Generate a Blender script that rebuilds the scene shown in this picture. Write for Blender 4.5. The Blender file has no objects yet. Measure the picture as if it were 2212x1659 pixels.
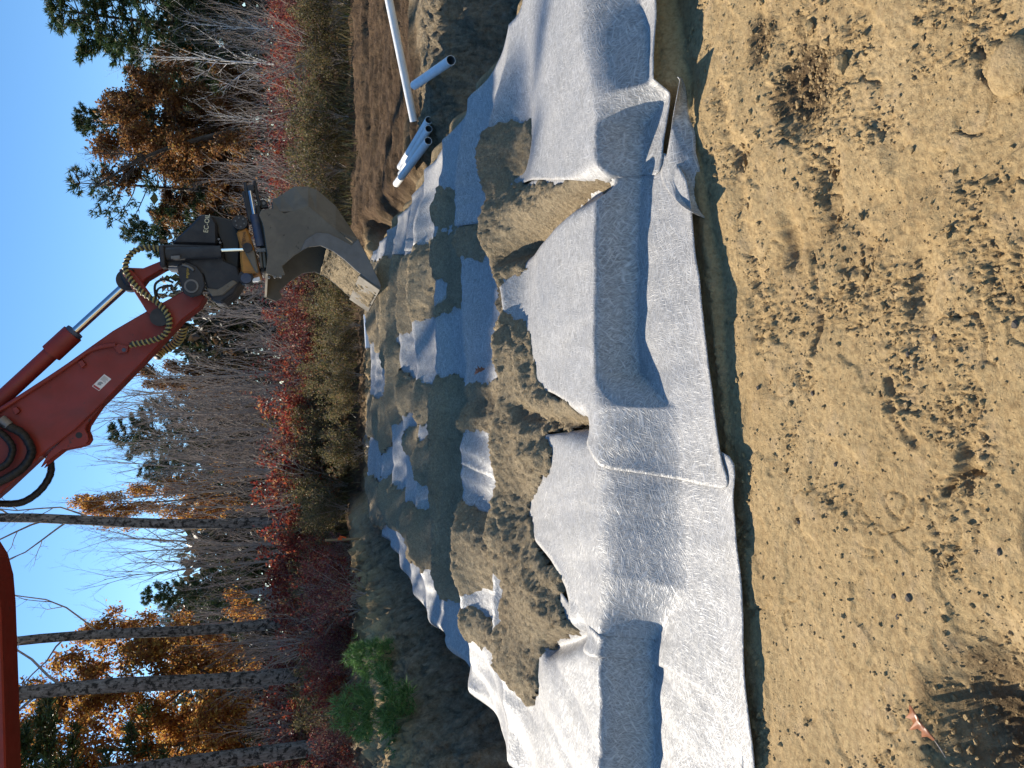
import bpy, bmesh, math, random, time
_T0 = time.time()
import numpy as np
from mathutils import Vector, Matrix

# ------------------------------------------------------------------ camera, sky, sun, exposure
scene = bpy.context.scene
CAM_Z = 1.6
PITCH = math.radians(15.0)
SUN_AZ = 42.0      # degrees to the left of the view direction (+Y)
SUN_EL = 38.5
cam_d = bpy.data.cameras.new('camera')
cam = bpy.data.objects.new('camera', cam_d)
scene.collection.objects.link(cam)
cam_d.sensor_width = 36.0
cam_d.sensor_fit = 'HORIZONTAL'
cam_d.lens = 27.03
cam_d.clip_start = 0.05
cam_d.clip_end = 3000
FWD = Vector((0, math.cos(PITCH), -math.sin(PITCH)))
UPV = Vector((0, math.sin(PITCH), math.cos(PITCH)))
RGT = Vector((1, 0, 0))
# the phone was held upright but the picture is stored on its side: world up points to picture left
m3 = Matrix((-UPV, RGT, -FWD)).transposed()
cam.matrix_world = Matrix.Translation((0, 0, CAM_Z)) @ m3.to_4x4()
scene.camera = cam

world = bpy.data.worlds.new('World')
scene.world = world
world.use_nodes = True
wn = world.node_tree
bg = wn.nodes['Background']
sky = wn.nodes.new('ShaderNodeTexSky')
sky.sky_type = 'NISHITA'
sky.sun_disc = False
sky.sun_elevation = math.radians(SUN_EL)
sky.sun_rotation = math.radians(-SUN_AZ)
sky.altitude = 300
sky.air_density = 1.0
sky.dust_density = 0.1
sky.ozone_density = 3.0
hsv = wn.nodes.new('ShaderNodeHueSaturation')
hsv.inputs['Saturation'].default_value = 1.2
wn.links.new(sky.outputs['Color'], hsv.inputs['Color'])
wn.links.new(hsv.outputs['Color'], bg.inputs['Color'])
bg.inputs['Strength'].default_value = 0.105

sun_d = bpy.data.lights.new('sun', 'SUN')
sun_d.energy = 5.0
sun_d.angle = math.radians(0.53)
sun_d.color = (1.0, 0.91, 0.77)
sun = bpy.data.objects.new('sun', sun_d)
scene.collection.objects.link(sun)
SUND = Vector((-math.sin(math.radians(SUN_AZ)) * math.cos(math.radians(SUN_EL)),
               math.cos(math.radians(SUN_AZ)) * math.cos(math.radians(SUN_EL)), math.sin(math.radians(SUN_EL))))
sun.rotation_euler = SUND.to_track_quat('Z', 'Y').to_euler()
sun.location = SUND * 60
scene.view_settings.view_transform = 'Standard'
scene.view_settings.look = 'None'
scene.view_settings.exposure = 0.78
scene.view_settings.gamma = 1.0
scene.cycles.use_denoising = True
scene.cycles.max_bounces = 6
scene.cycles.transparent_max_bounces = 8

# ------------------------------------------------------------------ helpers
COL = scene.collection
rng = np.random.default_rng(11)
random.seed(5)
FD = 1661.3          # focal length in pixels of the 2212 x 1659 view the photograph was studied in


def ray(dx, dy):
    return FWD + RGT * ((829.5 - dy) / FD) + UPV * ((1106.0 - dx) / FD)


def atY(dx, dy, Y):
    d = ray(dx, dy)
    t = Y / d.y
    return Vector((d.x * t, Y, CAM_Z + d.z * t))


def xz(dx, dy, Y):
    p = atY(dx, dy, Y)
    return (p.x, p.z)


def x_for(dy, Y, z=0.7):
    return (829.5 - dy) / FD * (Y * math.cos(PITCH) - (z - CAM_Z) * math.sin(PITCH))


def tag(o, label=None, cat=None, group=None, kind=None):
    if label: o['label'] = label
    if cat: o['category'] = cat
    if group: o['group'] = group
    if kind: o['kind'] = kind
    return o


def perlin(x, y, seed=0):
    x = np.asarray(x, dtype=np.float64); y = np.asarray(y, dtype=np.float64)
    xi = np.floor(x).astype(np.int64); yi = np.floor(y).astype(np.int64)
    xf = x - xi; yf = y - yi

    def g(ix, iy, fx, fy):
        h = (ix * 374761393 + iy * 668265263 + seed * 974711 + 1013904223) & 0xffffffff
        h = ((h ^ (h >> 13)) * 1274126177) & 0xffffffff
        h = (h ^ (h >> 16)) & 0xffff
        a = h * (2 * math.pi / 65536.0)
        return np.cos(a) * fx + np.sin(a) * fy
    u = xf * xf * xf * (xf * (xf * 6 - 15) + 10); v = yf * yf * yf * (yf * (yf * 6 - 15) + 10)
    a = g(xi, yi, xf, yf); b = g(xi + 1, yi, xf - 1, yf)
    c = g(xi, yi + 1, xf, yf - 1); d = g(xi + 1, yi + 1, xf - 1, yf - 1)
    return (a + u * (b - a)) * (1 - v) + (c + u * (d - c)) * v * 1.0


def fbm(x, y, seed=0, oct=4, lac=2.03, gain=0.5):
    s = 0; a = 1.0; f = 1.0
    for i in range(oct):
        s = s + a * perlin(x * f + 17.3 * i, y * f - 9.1 * i, seed + i * 7)
        a *= gain; f *= lac
    return s


def sm(t):
    t = np.clip(t, 0, 1)
    return t * t * (3 - 2 * t)


def make_mesh(name, v, f, smooth=True):
    v = np.asarray(v, dtype=np.float32); f = np.asarray(f, dtype=np.int32)
    me = bpy.data.meshes.new(name)
    n = f.shape[1]
    me.vertices.add(len(v)); me.vertices.foreach_set('co', v.ravel())
    me.loops.add(f.size); me.loops.foreach_set('vertex_index', f.ravel())
    me.polygons.add(len(f)); me.polygons.foreach_set('loop_start', np.arange(0, f.size, n, dtype=np.int32))
    me.update(calc_edges=True)
    me.polygons.foreach_set('use_smooth', np.full(len(f), smooth, dtype=bool))
    me.update()
    return me


def link(name, me, mat=None, parent=None):
    o = bpy.data.objects.new(name, me)
    COL.objects.link(o)
    if mat is not None and me is not None and not me.materials: me.materials.append(mat)
    if parent is not None: o.parent = parent
    return o


def empty(name, loc=(0, 0, 0)):
    o = bpy.data.objects.new(name, None); COL.objects.link(o); o.location = loc
    o.empty_display_size = 0.2
    return o


def copy_tree(o, parent=None):
    c = o.copy(); COL.objects.link(c); c.parent = parent
    for ch in o.children:
        copy_tree(ch, c)
    return c


class MB:
    """collects triangles"""
    def __init__(s): s.v = []; s.f = []; s.n = 0

    def add(s, v, f):
        v = np.asarray(v, dtype=np.float64).reshape(-1, 3); f = np.asarray(f, dtype=np.int64)
        if f.shape[1] == 4: f = np.concatenate([f[:, [0, 1, 2]], f[:, [0, 2, 3]]])
        s.v.append(v); s.f.append(f + s.n); s.n += len(v)

    def tube(s, pts, rad, sides=5, cap=True):
        pts = np.asarray(pts, dtype=np.float64); n = len(pts)
        rad = np.broadcast_to(np.asarray(rad, dtype=np.float64), (n,))
        t = np.gradient(pts, axis=0); t /= (np.linalg.norm(t, axis=1, keepdims=True) + 1e-9)
        ref = np.array([0.31, 0.2, 0.93]) if abs(t[0, 2]) < 0.85 else np.array([0.93, 0.3, 0.2])
        a = np.cross(t, ref); a /= (np.linalg.norm(a, axis=1, keepdims=True) + 1e-9); b = np.cross(t, a)
        an = np.arange(sides) * 2 * math.pi / sides
        ring = pts[:, None] + rad[:, None, None] * (np.cos(an)[None, :, None] * a[:, None] + np.sin(an)[None, :, None] * b[:, None])
        v = ring.reshape(-1, 3)
        i = np.arange(n - 1)[:, None] * sides; j = np.arange(sides)[None]; j2 = (j + 1) % sides
        f = np.stack([i + j, i + j2, i + sides + j2, i + sides + j], -1).reshape(-1, 4)
        f = np.concatenate([f[:, [0, 2, 1]], f[:, [0, 3, 2]]])
        if cap:
            v = np.concatenate([v, pts[[0]], pts[[-1]]])
            c0 = n * sides; jj = np.arange(sides); jn = (jj + 1) % sides
            f = np.concatenate([f, np.stack([np.full(sides, c0), jj, jn], -1),
                                np.stack([np.full(sides, c0 + 1), (n - 1) * sides + jn, (n - 1) * sides + jj], -1)])
        s.add(v, f)

    def box(s, c, half, rot=None):
        c = np.asarray(c); h = np.asarray(half)
        sg = np.array([[-1, -1, -1], [1, -1, -1], [1, 1, -1], [-1, 1, -1], [-1, -1, 1], [1, -1, 1], [1, 1, 1], [-1, 1, 1]], float)
        v = sg * h
        if rot is not None: v = v @ np.asarray(rot.to_3x3()).T
        s.add(v + c, [[0, 3, 2, 1], [4, 5, 6, 7], [0, 1, 5, 4], [1, 2, 6, 5], [2, 3, 7, 6], [3, 0, 4, 7]])

    def mesh(s, name, smooth=True):
        return make_mesh(name, np.concatenate(s.v), np.concatenate(s.f), smooth)

    def build(s, name, mat, parent=None, smooth=True):
        return link(name, s.mesh(name, smooth), mat, parent)


# ------------------------------------------------------------------ materials
class NT:
    def __init__(s, name):
        s.m = bpy.data.materials.new(name); s.m.use_nodes = True
        s.t = s.m.node_tree; s.N = s.t.nodes; s.L = s.t.links
        s.b = s.N['Principled BSDF']; s.out = s.N['Material Output']

    def n(s, typ, **kw):
        x = s.N.new(typ)
        for k, v in kw.items():
            if k in x.inputs: x.inputs[k].default_value = v
            else: setattr(x, k, v)
        return x

    def l(s, a, b): s.L.new(a, b)

    def pos(s):
        return s.n('ShaderNodeNewGeometry').outputs['Position']

    def noise(s, vec, scale, detail=4, rough=0.55, dist=0.0):
        x = s.n('ShaderNodeTexNoise'); x.inputs['Scale'].default_value = scale; x.inputs['Detail'].default_value = detail
        x.inputs['Roughness'].default_value = rough; x.inputs['Distortion'].default_value = dist
        if vec is not None: s.l(vec, x.inputs['Vector'])
        return x.outputs['Fac']

    def ramp(s, fac, stops):
        x = s.n('ShaderNodeValToRGB'); e = x.color_ramp.elements
        while len(e) < len(stops): e.new(0.5)
        for q, (p, c) in zip(e, stops):
            q.position = p; q.color = (*c, 1) if len(c) == 3 else c
        s.l(fac, x.inputs['Fac']); return x.outputs['Color']

    def mix(s, fac, a, b, mode='MIX'):
        x = s.n('ShaderNodeMix'); x.data_type = 'RGBA'; x.blend_type = mode
        for k, v in ((0, fac), (6, a), (7, b)):
            if hasattr(v, 'node'): s.l(v, x.inputs[k])
            elif k == 0: x.inputs[0].default_value = v
            else: x.inputs[k].default_value = (*v, 1) if len(v) == 3 else v
        return x.outputs[2]

    def math(s, op, a, b=0.0):
        x = s.n('ShaderNodeMath'); x.operation = op
        for k, v in ((0, a), (1, b)):
            if hasattr(v, 'node'): s.l(v, x.inputs[k])
            else: x.inputs[k].default_value = v
        return x.outputs[0]

    def bump(s, h, strength=0.5, dist=0.01, prev=None):
        x = s.n('ShaderNodeBump'); x.inputs['Strength'].default_value = strength; x.inputs['Distance'].default_value = dist
        s.l(h, x.inputs['Height'])
        if prev is not None: s.l(prev, x.inputs['Normal'])
        return x.outputs['Normal']

    def set(s, col=None, rough=None, normal=None, **kw):
        for key, v in (('Base Color', col), ('Roughness', rough), ('Normal', normal)):
            if v is None: continue
            if hasattr(v, 'node'): s.l(v, s.b.inputs[key])
            elif key == 'Base Color': s.b.inputs[key].default_value = (*v, 1)
            else: s.b.inputs[key].default_value = v
        for k, v in kw.items():
            s.b.inputs[k.replace('_', ' ')].default_value = v
        return s.m


M = {}


def mat_ground():
    t = NT('sand_soil'); p = t.pos()
    at = t.n('ShaderNodeAttribute'); at.attribute_name = 'soil'
    sep = t.n('ShaderNodeSeparateColor'); t.l(at.outputs['Color'], sep.inputs[0])
    big = t.noise(p, 1.7, 5, 0.6); fine = t.noise(p, 55, 5, 0.65); mid = t.noise(p, 9, 5, 0.6)
    sand = t.ramp(big, [(0.3, (0.42, 0.29, 0.14)), (0.5, (0.50, 0.355, 0.175)), (0.7, (0.56, 0.405, 0.21))])
    sand = t.mix(t.ramp(fine, [(0.42, (0, 0, 0)), (0.68, (0.75, 0.75, 0.75))]), sand, (0.27, 0.175, 0.08))
    sand = t.mix(t.ramp(t.noise(p, 17, 7, 0.75), [(0.52, (0, 0, 0)), (0.75, (0.45, 0.45, 0.45))]), sand, (0.30, 0.20, 0.095))
    sand = t.mix(t.ramp(mid, [(0.55, (0, 0, 0)), (0.75, (0.35, 0.35, 0.35))]), sand, (0.56, 0.42, 0.27))
    soil = t.ramp(t.noise(p, 6, 6, 0.7), [(0.25, (0.05, 0.03, 0.016)), (0.5, (0.135, 0.082, 0.043)), (0.75, (0.24, 0.155, 0.085))])
    c = t.mix(sep.outputs[0], sand, soil)
    grey = t.ramp(t.noise(p, 11, 7, 0.75), [(0.33, (0.11, 0.088, 0.06)), (0.5, (0.33, 0.275, 0.195)), (0.66, (0.52, 0.44, 0.32))])
    c = t.mix(sep.outputs[2], c, grey)
    litter = t.ramp(t.noise(p, 14, 5, 0.7), [(0.3, (0.03, 0.02, 0.012)), (0.5, (0.10, 0.055, 0.025)), (0.7, (0.19, 0.11, 0.05))])
    c = t.mix(sep.outputs[1], c, litter)
    vor = t.n('ShaderNodeTexVoronoi'); vor.inputs['Scale'].default_value = 90; t.l(p, vor.inputs['Vector'])
    n1 = t.bump(t.noise(p, 150, 5, 0.75), 0.9, 0.010)
    n2 = t.bump(t.noise(p, 34, 6, 0.7), 0.6, 0.025, n1)
    hb = t.math('MULTIPLY', t.noise(p, 9, 7, 0.72), t.math('MAXIMUM', sep.outputs[2], t.math('MULTIPLY', sep.outputs[0], 0.6)))
    n2 = t.bump(hb, 1.0, 0.22, n2)
    return t.set(c, 0.92, n2, Specular_IOR_Level=0.15)


def mat_fillsand():
    t = NT('spread_sand'); p = t.pos()
    c = t.ramp(t.noise(p, 3.0, 6, 0.65), [(0.3, (0.36, 0.275, 0.17)), (0.55, (0.46, 0.36, 0.225)), (0.75, (0.53, 0.42, 0.27))])
    c = t.mix(t.ramp(t.noise(p, 55, 7, 0.8), [(0.42, (0, 0, 0)), (0.66, (0.75, 0.75, 0.75))]), c, (0.17, 0.125, 0.072))
    c = t.mix(t.ramp(t.noise(p, 130, 4, 0.7), [(0.55, (0, 0, 0)), (0.7, (0.8, 0.8, 0.8))]), c, (0.62, 0.52, 0.36))
    n1 = t.bump(t.noise(p, 110, 4, 0.7), 0.9, 0.012)
    n2 = t.bump(t.noise(p, 28, 6, 0.75), 0.9, 0.05, n1)
    return t.set(c, 0.93, n2, Specular_IOR_Level=0.12)


def mat_fabric():
    t = NT('geotextile'); p = t.pos()
    warp = t.n('ShaderNodeTexNoise'); warp.inputs['Scale'].default_value = 2.2; warp.inputs['Detail'].default_value = 2
    t.l(p, warp.inputs['Vector'])
    fib = None; facs = []
    for k, (ang, sx, sy) in enumerate(((0.5, 22, 210), (1.7, 28, 260), (2.75, 18, 180))):
        w = t.n('ShaderNodeVectorMath', operation='SCALE'); t.l(warp.outputs['Color'], w.inputs[0]); w.inputs['Scale'].default_value = 0.22
        a = t.n('ShaderNodeVectorMath', operation='ADD'); t.l(p, a.inputs[0]); t.l(w.outputs[0], a.inputs[1])
        mp = t.n('ShaderNodeMapping'); mp.inputs['Rotation'].default_value = (0, 0, ang); t.l(a.outputs[0], mp.inputs['Vector'])
        mp2 = t.n('ShaderNodeMapping'); mp2.inputs['Scale'].default_value = (sx, sy, 40); t.l(mp.outputs[0], mp2.inputs['Vector'])
        facs.append(t.noise(mp2.outputs[0], 1.0, 2, 0.5))
    mx = t.math('MAXIMUM', t.math('MAXIMUM', facs[0], facs[1]), facs[2])
    cloud = t.noise(p, 5, 5, 0.6)
    c = t.ramp(mx, [(0.46, (0.26, 0.25, 0.235)), (0.58, (0.42, 0.405, 0.38)), (0.72, (0.66, 0.64, 0.605))])
    c = t.mix(t.ramp(cloud, [(0.35, (0.25, 0.25, 0.25)), (0.65, (0, 0, 0))]), c, (0.42, 0.42, 0.43))
    at = t.n('ShaderNodeAttribute'); at.attribute_name = 'dirt'
    dn = t.math('ADD', at.outputs['Fac'], t.math('MULTIPLY', t.math('SUBTRACT', t.noise(p, 38, 6, 0.75), 0.5), 1.1))
    dirt = t.ramp(dn, [(0.42, (0, 0, 0)), (0.60, (0.92, 0.92, 0.92))])
    c = t.mix(dirt, c, (0.36, 0.285, 0.185))
    nb = t.bump(mx, 0.75, 0.006)
    nb = t.bump(t.noise(p, 9, 4, 0.55), 0.25, 0.03, nb)
    ro = t.ramp(mx, [(0.4, (0.62,) * 3), (0.75, (0.33,) * 3)])
    m = t.set(c, ro, nb, Specular_IOR_Level=0.55)
    tr = t.n('ShaderNodeBsdfTranslucent'); t.l(c, tr.inputs['Color'])
    ms = t.n('ShaderNodeMixShader'); ms.inputs[0].default_value = 0.16
    t.l(t.b.outputs[0], ms.inputs[1]); t.l(tr.outputs[0], ms.inputs[2]); t.l(ms.outputs[0], t.out.inputs['Surface'])
    return m


def mat_paint(name, base, dirtcol=(0.10, 0.07, 0.05), amt=0.5, rough=0.45, scale=5.0, metallic=0.0, chips=0.0):
    t = NT(name); tc = t.n('ShaderNodeTexCoord'); p = tc.outputs['Object']
    d = t.ramp(t.noise(p, scale, 7, 0.7, 0.4), [(0.42, (0, 0, 0)), (0.72, (amt,) * 3)])
    c = t.mix(d, base, dirtcol)
    mot = t.noise(p, scale * 0.5, 3)
    c = t.mix(t.ramp(mot, [(0.35, (0, 0, 0)), (0.7, (0.3, 0.3, 0.3))]), c, tuple(min(1, x * 1.5 + 0.01) for x in base))
    if chips:
        ch = t.ramp(t.noise(p, scale * 4.5, 6, 0.75), [(0.66 - chips * 0.05, (0, 0, 0)), (0.70 - chips * 0.05, (0.9, 0.9, 0.9))])
        c = t.mix(ch, c, (0.03, 0.022, 0.02))
    r = t.ramp(t.noise(p, scale * 2, 4), [(0.3, (rough,) * 3), (0.7, (min(1, rough + 0.25),) * 3)])
    nb = t.bump(t.noise(p, scale * 9, 4, 0.6), 0.12, 0.004)
    return t.set(c, r, nb, Metallic=metallic)


def mat_simple(name, col, rough=0.5, metallic=0.0, var=0.25, scale=20):
    t = NT(name); tc = t.n('ShaderNodeTexCoord')
    n = t.noise(tc.outputs['Object'], scale, 4)
    c = t.mix(n, tuple(x * (1 - var) for x in col), tuple(min(1, x * (1 + var)) for x in col))
    return t.set(c, rough, None, Metallic=metallic)


def mat_leaf(name, stops, trans=0.45, rough=0.5):
    t = NT(name)
    g = t.n('ShaderNodeNewGeometry')
    oi = t.n('ShaderNodeObjectInfo')
    f = t.math('FRACT', t.math('ADD', g.outputs['Random Per Island'], t.math('MULTIPLY', oi.outputs['Random'], 0.35)))
    c = t.ramp(g.outputs['Random Per Island'], stops)
    hs = t.n('ShaderNodeHueSaturation'); t.l(c, hs.inputs['Color'])
    mr = t.n('ShaderNodeMapRange'); t.l(oi.outputs['Random'], mr.inputs['Value'])
    mr.inputs['To Min'].default_value = 0.72; mr.inputs['To Max'].default_value = 1.25
    t.l(mr.outputs[0], hs.inputs['Value'])
    c = hs.outputs['Color']
    m = t.set(c, rough, None, Specular_IOR_Level=0.35)
    tr = t.n('ShaderNodeBsdfTranslucent'); t.l(c, tr.inputs['Color'])
    ms = t.n('ShaderNodeMixShader'); ms.inputs[0].default_value = trans
    t.l(t.b.outputs[0], ms.inputs[1]); t.l(tr.outputs[0], ms.inputs[2]); t.l(ms.outputs[0], t.out.inputs['Surface'])
    return m


def mat_bark(name, a, b, scale=18, lichen=None, zs=0.25):
    t = NT(name); tc = t.n('ShaderNodeTexCoord')
    mp = t.n('ShaderNodeMapping'); mp.inputs['Scale'].default_value = (1, 1, zs); t.l(tc.outputs['Object'], mp.inputs['Vector'])
    n = t.noise(mp.outputs[0], scale, 6, 0.7)
    c = t.ramp(n, [(0.38, a), (0.62, b)])
    if lichen:
        l = t.ramp(t.noise(tc.outputs['Object'], scale * 0.55, 6, 0.75), [(0.5, (0, 0, 0)), (0.56, (0.9, 0.9, 0.9))])
        c = t.mix(l, c, lichen)
    return t.set(c, 0.9, t.bump(n, 0.6, 0.02), Specular_IOR_Level=0.2)


M['ground'] = mat_ground()
M['fill'] = mat_fillsand()
M['fabric'] = mat_fabric()
M['red'] = mat_paint('red_paint', (0.21, 0.020, 0.012), (0.05, 0.016, 0.012), 0.55, 0.42, 1.6, chips=0.5)
M['black'] = mat_paint('black_steel', (0.012, 0.014, 0.019), (0.07, 0.06, 0.05), 0.5, 0.45, 4)
M['bucket'] = mat_paint('dusty_steel', (0.13, 0.113, 0.088), (0.22, 0.185, 0.135), 0.8, 0.7, 3.2, chips=0.6)
M['wear'] = mat_paint('worn_edge_steel', (0.17, 0.165, 0.16), (0.11, 0.095, 0.075), 0.6, 0.5, 5, metallic=0.35)
M['yellow'] = mat_paint('ochre_paint', (0.42, 0.18, 0.03), (0.10, 0.06, 0.03), 0.7, 0.5, 6, chips=0.4)
M['chrome'] = mat_simple('chrome_rod', (0.62, 0.62, 0.64), 0.14, 1.0, 0.05)
M['bluesteel'] = mat_paint('blue_black_steel', (0.035, 0.055, 0.11), (0.13, 0.115, 0.09), 0.7, 0.45, 7)
M['rubber'] = mat_simple('hose_rubber', (0.012, 0.012, 0.013), 0.55, 0, 0.3)
M['yellowwrap'] = mat_simple('faded_yellow_wrap', (0.33, 0.27, 0.10), 0.6, 0, 0.3)
M['decal'] = mat_simple('decal_white', (0.72, 0.70, 0.68), 0.5, 0, 0.1)
M['decalred'] = mat_simple('decal_red', (0.36, 0.04, 0.03), 0.5, 0, 0.1)
M['decalgrey'] = mat_simple('decal_grey', (0.26, 0.26, 0.26), 0.5, 0, 0.1)
M['cream'] = mat_simple('lettering_cream', (0.78, 0.72, 0.48), 0.5, 0, 0.15, 60)
M['letterdark'] = mat_simple('lettering_dark', (0.03, 0.022, 0.015), 0.6, 0, 0.1)
M['letteryel'] = mat_simple('lettering_yellow', (0.55, 0.38, 0.05), 0.6, 0, 0.1)
M['glass'] = mat_simple('cab_glass', (0.02, 0.03, 0.035), 0.06, 0, 0.1)
M['pvc'] = mat_paint('white_plastic', (0.80, 0.80, 0.78), (0.40, 0.33, 0.24), 0.35, 0.35, 7)
M['pvcin'] = mat_simple('pipe_inside', (0.16, 0.16, 0.16), 0.6, 0, 0.1)
M['wood'] = mat_bark('stake_wood', (0.32, 0.21, 0.11), (0.48, 0.34, 0.19), 14, None, 0.1)
M['orange'] = mat_simple('orange_ribbon', (0.9, 0.13, 0.02), 0.5, 0, 0.1)
M['stone'] = mat_bark('stone', (0.24, 0.19, 0.13), (0.42, 0.34, 0.23), 30, None, 1.0)
M['stoned'] = mat_bark('dark_stone', (0.07, 0.06, 0.05), (0.15, 0.125, 0.10), 40, None, 1.0)
M['barkgrey'] = mat_bark('grey_bark', (0.10, 0.088, 0.075), (0.26, 0.235, 0.205), 16, (0.018, 0.017, 0.014))
M['barktwig'] = mat_bark('twig_bark', (0.20, 0.16, 0.135), (0.42, 0.36, 0.31), 20)
M['barkdark'] = mat_bark('dark_bark', (0.035, 0.028, 0.022), (0.10, 0.085, 0.07), 14)
M['birch'] = mat_bark('white_bark', (0.55, 0.52, 0.48), (0.80, 0.78, 0.74), 9, (0.06, 0.05, 0.045), 2.5)
M['snag'] = mat_bark('dead_wood', (0.16, 0.145, 0.13), (0.36, 0.34, 0.31), 12)
M['oak'] = mat_leaf('oak_leaves', [(0.0, (0.20, 0.07, 0.03)), (0.35, (0.38, 0.15, 0.045)), (0.65, (0.52, 0.26, 0.06)), (1.0, (0.60, 0.40, 0.10))], 0.6)
M['oakbrown'] = mat_leaf('brown_leaves', [(0.0, (0.09, 0.04, 0.02)), (0.45, (0.21, 0.095, 0.035)), (0.8, (0.30, 0.15, 0.05)), (1.0, (0.26, 0.19, 0.06))], 0.5)
M['red1'] = mat_leaf('red_leaves', [(0.0, (0.10, 0.02, 0.018)), (0.4, (0.25, 0.035, 0.028)), (0.75, (0.34, 0.085, 0.04)), (1.0, (0.36, 0.22, 0.10))], 0.55)
M['red2'] = mat_leaf('maroon_leaves', [(0.0, (0.09, 0.028, 0.03)), (0.5, (0.20, 0.05, 0.05)), (0.85, (0.27, 0.12, 0.075)), (1.0, (0.30, 0.23, 0.12))], 0.5)
M['olive'] = mat_leaf('olive_leaves', [(0.0, (0.05, 0.052, 0.02)), (0.4, (0.13, 0.12, 0.045)), (0.75, (0.24, 0.195, 0.09)), (1.0, (0.25, 0.12, 0.07))], 0.5)
M['yellowleaf'] = mat_leaf('yellow_leaves', [(0.0, (0.16, 0.10, 0.02)), (0.5, (0.32, 0.22, 0.04)), (1.0, (0.36, 0.32, 0.09))], 0.5)
M['brightred'] = mat_leaf('scarlet_leaves', [(0.0, (0.36, 0.02, 0.012)), (0.5, (0.62, 0.07, 0.02)), (1.0, (0.62, 0.15, 0.03))], 0.55)
M['pine'] = mat_leaf('pine_needles', [(0.0, (0.018, 0.038, 0.016)), (0.5, (0.045, 0.085, 0.030)), (0.82, (0.085, 0.125, 0.045)), (1.0, (0.16, 0.12, 0.06))], 0.25)
M['pinelight'] = mat_leaf('young_needles', [(0.0, (0.045, 0.10, 0.03)), (0.5, (0.09, 0.18, 0.05)), (1.0, (0.15, 0.26, 0.085))], 0.35)
M['drygrass'] = mat_leaf('dry_grass', [(0.0, (0.07, 0.065, 0.022)), (0.5, (0.16, 0.125, 0.055)), (0.8, (0.24, 0.19, 0.10)), (1.0, (0.12, 0.15, 0.04))], 0.35)
M['farleaf'] = mat_leaf('far_foliage', [(0.0, (0.02, 0.026, 0.014)), (0.4, (0.045, 0.05, 0.025)), (0.7, (0.09, 0.065, 0.035)), (1.0, (0.15, 0.09, 0.05))], 0.3)
M['dryleaf'] = mat_leaf('fallen_leaf', [(0.0, (0.22, 0.085, 0.035)), (1.0, (0.22, 0.085, 0.035))], 0.15, 0.35)

# ------------------------------------------------------------------ the lie of the land
def near_edge(x):
    return 1.0 * (step_h(x) + 0.015) + 0.03 + np.interp(x, [-5, -1.45, -0.6, 0, 0.5, 0.9, 1.3, 1.7, 3, 5], [2.25, 2.43, 2.49, 2.56, 2.64, 2.74, 2.88, 3.02, 3.3, 3.5])


def step_h(x):
    return np.interp(x, [-4, -1.4, -0.5, 0.2, 0.8, 1.4, 3], [0.025, 0.02, 0.035, 0.055, 0.06, 0.055, 0.05])


CREST_L = np.array([(-9, 6.0), (-5, 6.3), (-3.6, 7.1), (-3.25, 8.6), (-2.98, 11.3), (-2.7, 14.2), (-2.5, 16.0)])


def seg_sdist(x, y, line):
    """signed distance to an open line; positive to the left of its direction"""
    best = np.full(np.shape(x), 1e9); sgn = np.ones(np.shape(x))
    for (ax, ay), (bx, by) in zip(line[:-1], line[1:]):
        ux, uy = bx - ax, by - ay; L2 = ux * ux + uy * uy
        t = np.clip(((x - ax) * ux + (y - ay) * uy) / L2, 0, 1)
        d = np.hypot(x - ax - t * ux, y - ay - t * uy)
        c = ux * (y - ay) - uy * (x - ax)
        k = d < best
        best = np.where(k, d, best); sgn = np.where(k, np.sign(c), sgn)
    return best * sgn


CHANNELS = []


def bed_top(x, y, ripples=True):
    t = y - near_edge(x)
    s = step_h(x)
    ap = s * sm(t / 0.05) + 0.065 * sm(t / 0.5)
    w = np.interp(x, [-2.2, -1.15, -0.85, -0.1, 0.05, 1.18, 1.3, 2.5], [0.12, 0.13, 0.42, 0.42, 0.09, 0.09, 0.42, 0.46])
    yr = 3.30 + 0.03 * np.sin(2.3 * x + 1.0) + 0.22 * sm((x - 1.15) / 0.6)
    top = 0.305 + 0.012 * (y - 3.3)
    k = sm((y - (yr - w)) / w)
    z = ap + (top - ap) * k
    if ripples:
        wy = y + 0.30 * perlin(x * 0.55 + 3, y * 0.25, 21) + 0.13 * np.sin(1.55 * x + 0.5 * y)
        ph = (wy - 4.62) / 1.08
        cr = 1 - np.abs(np.sin(math.pi * ph))
        env = sm((y - 4.15) / 0.5) * (1 - sm((y - 13.2) / 0.8)) * (0.75 + 0.5 * perlin(x * 0.7, y * 0.7, 33))
        side = 1 - 0.7 * sm((np.abs(x) - 1.55) / 0.6)
        z = z + env * side * (0.26 * cr ** 1.25 - 0.09)
        z = z + 0.03 * sm((y - 3.5) / 0.6) * perlin(x * 1.7, y * 1.7, 5)
    if ripples:
        for pl, wd, dep in CHANNELS:
            z = z - dep * np.exp(-(seg_sdist(x, y, pl) / wd) ** 2)
    xl = -2.32 + 0.05 * np.sin(y * 1.3); xr = 2.3 + 0.05 * np.sin(y * 1.7 + 1)
    d = np.maximum(np.maximum(x - xr, xl - x), (y - 14.15))
    dd = np.maximum(d, 0)
    z = z - 1.6 * np.where(dd < 0.12, dd * dd / 0.24, dd - 0.06)
    return np.where(t > -0.001, z, -9)


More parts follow.
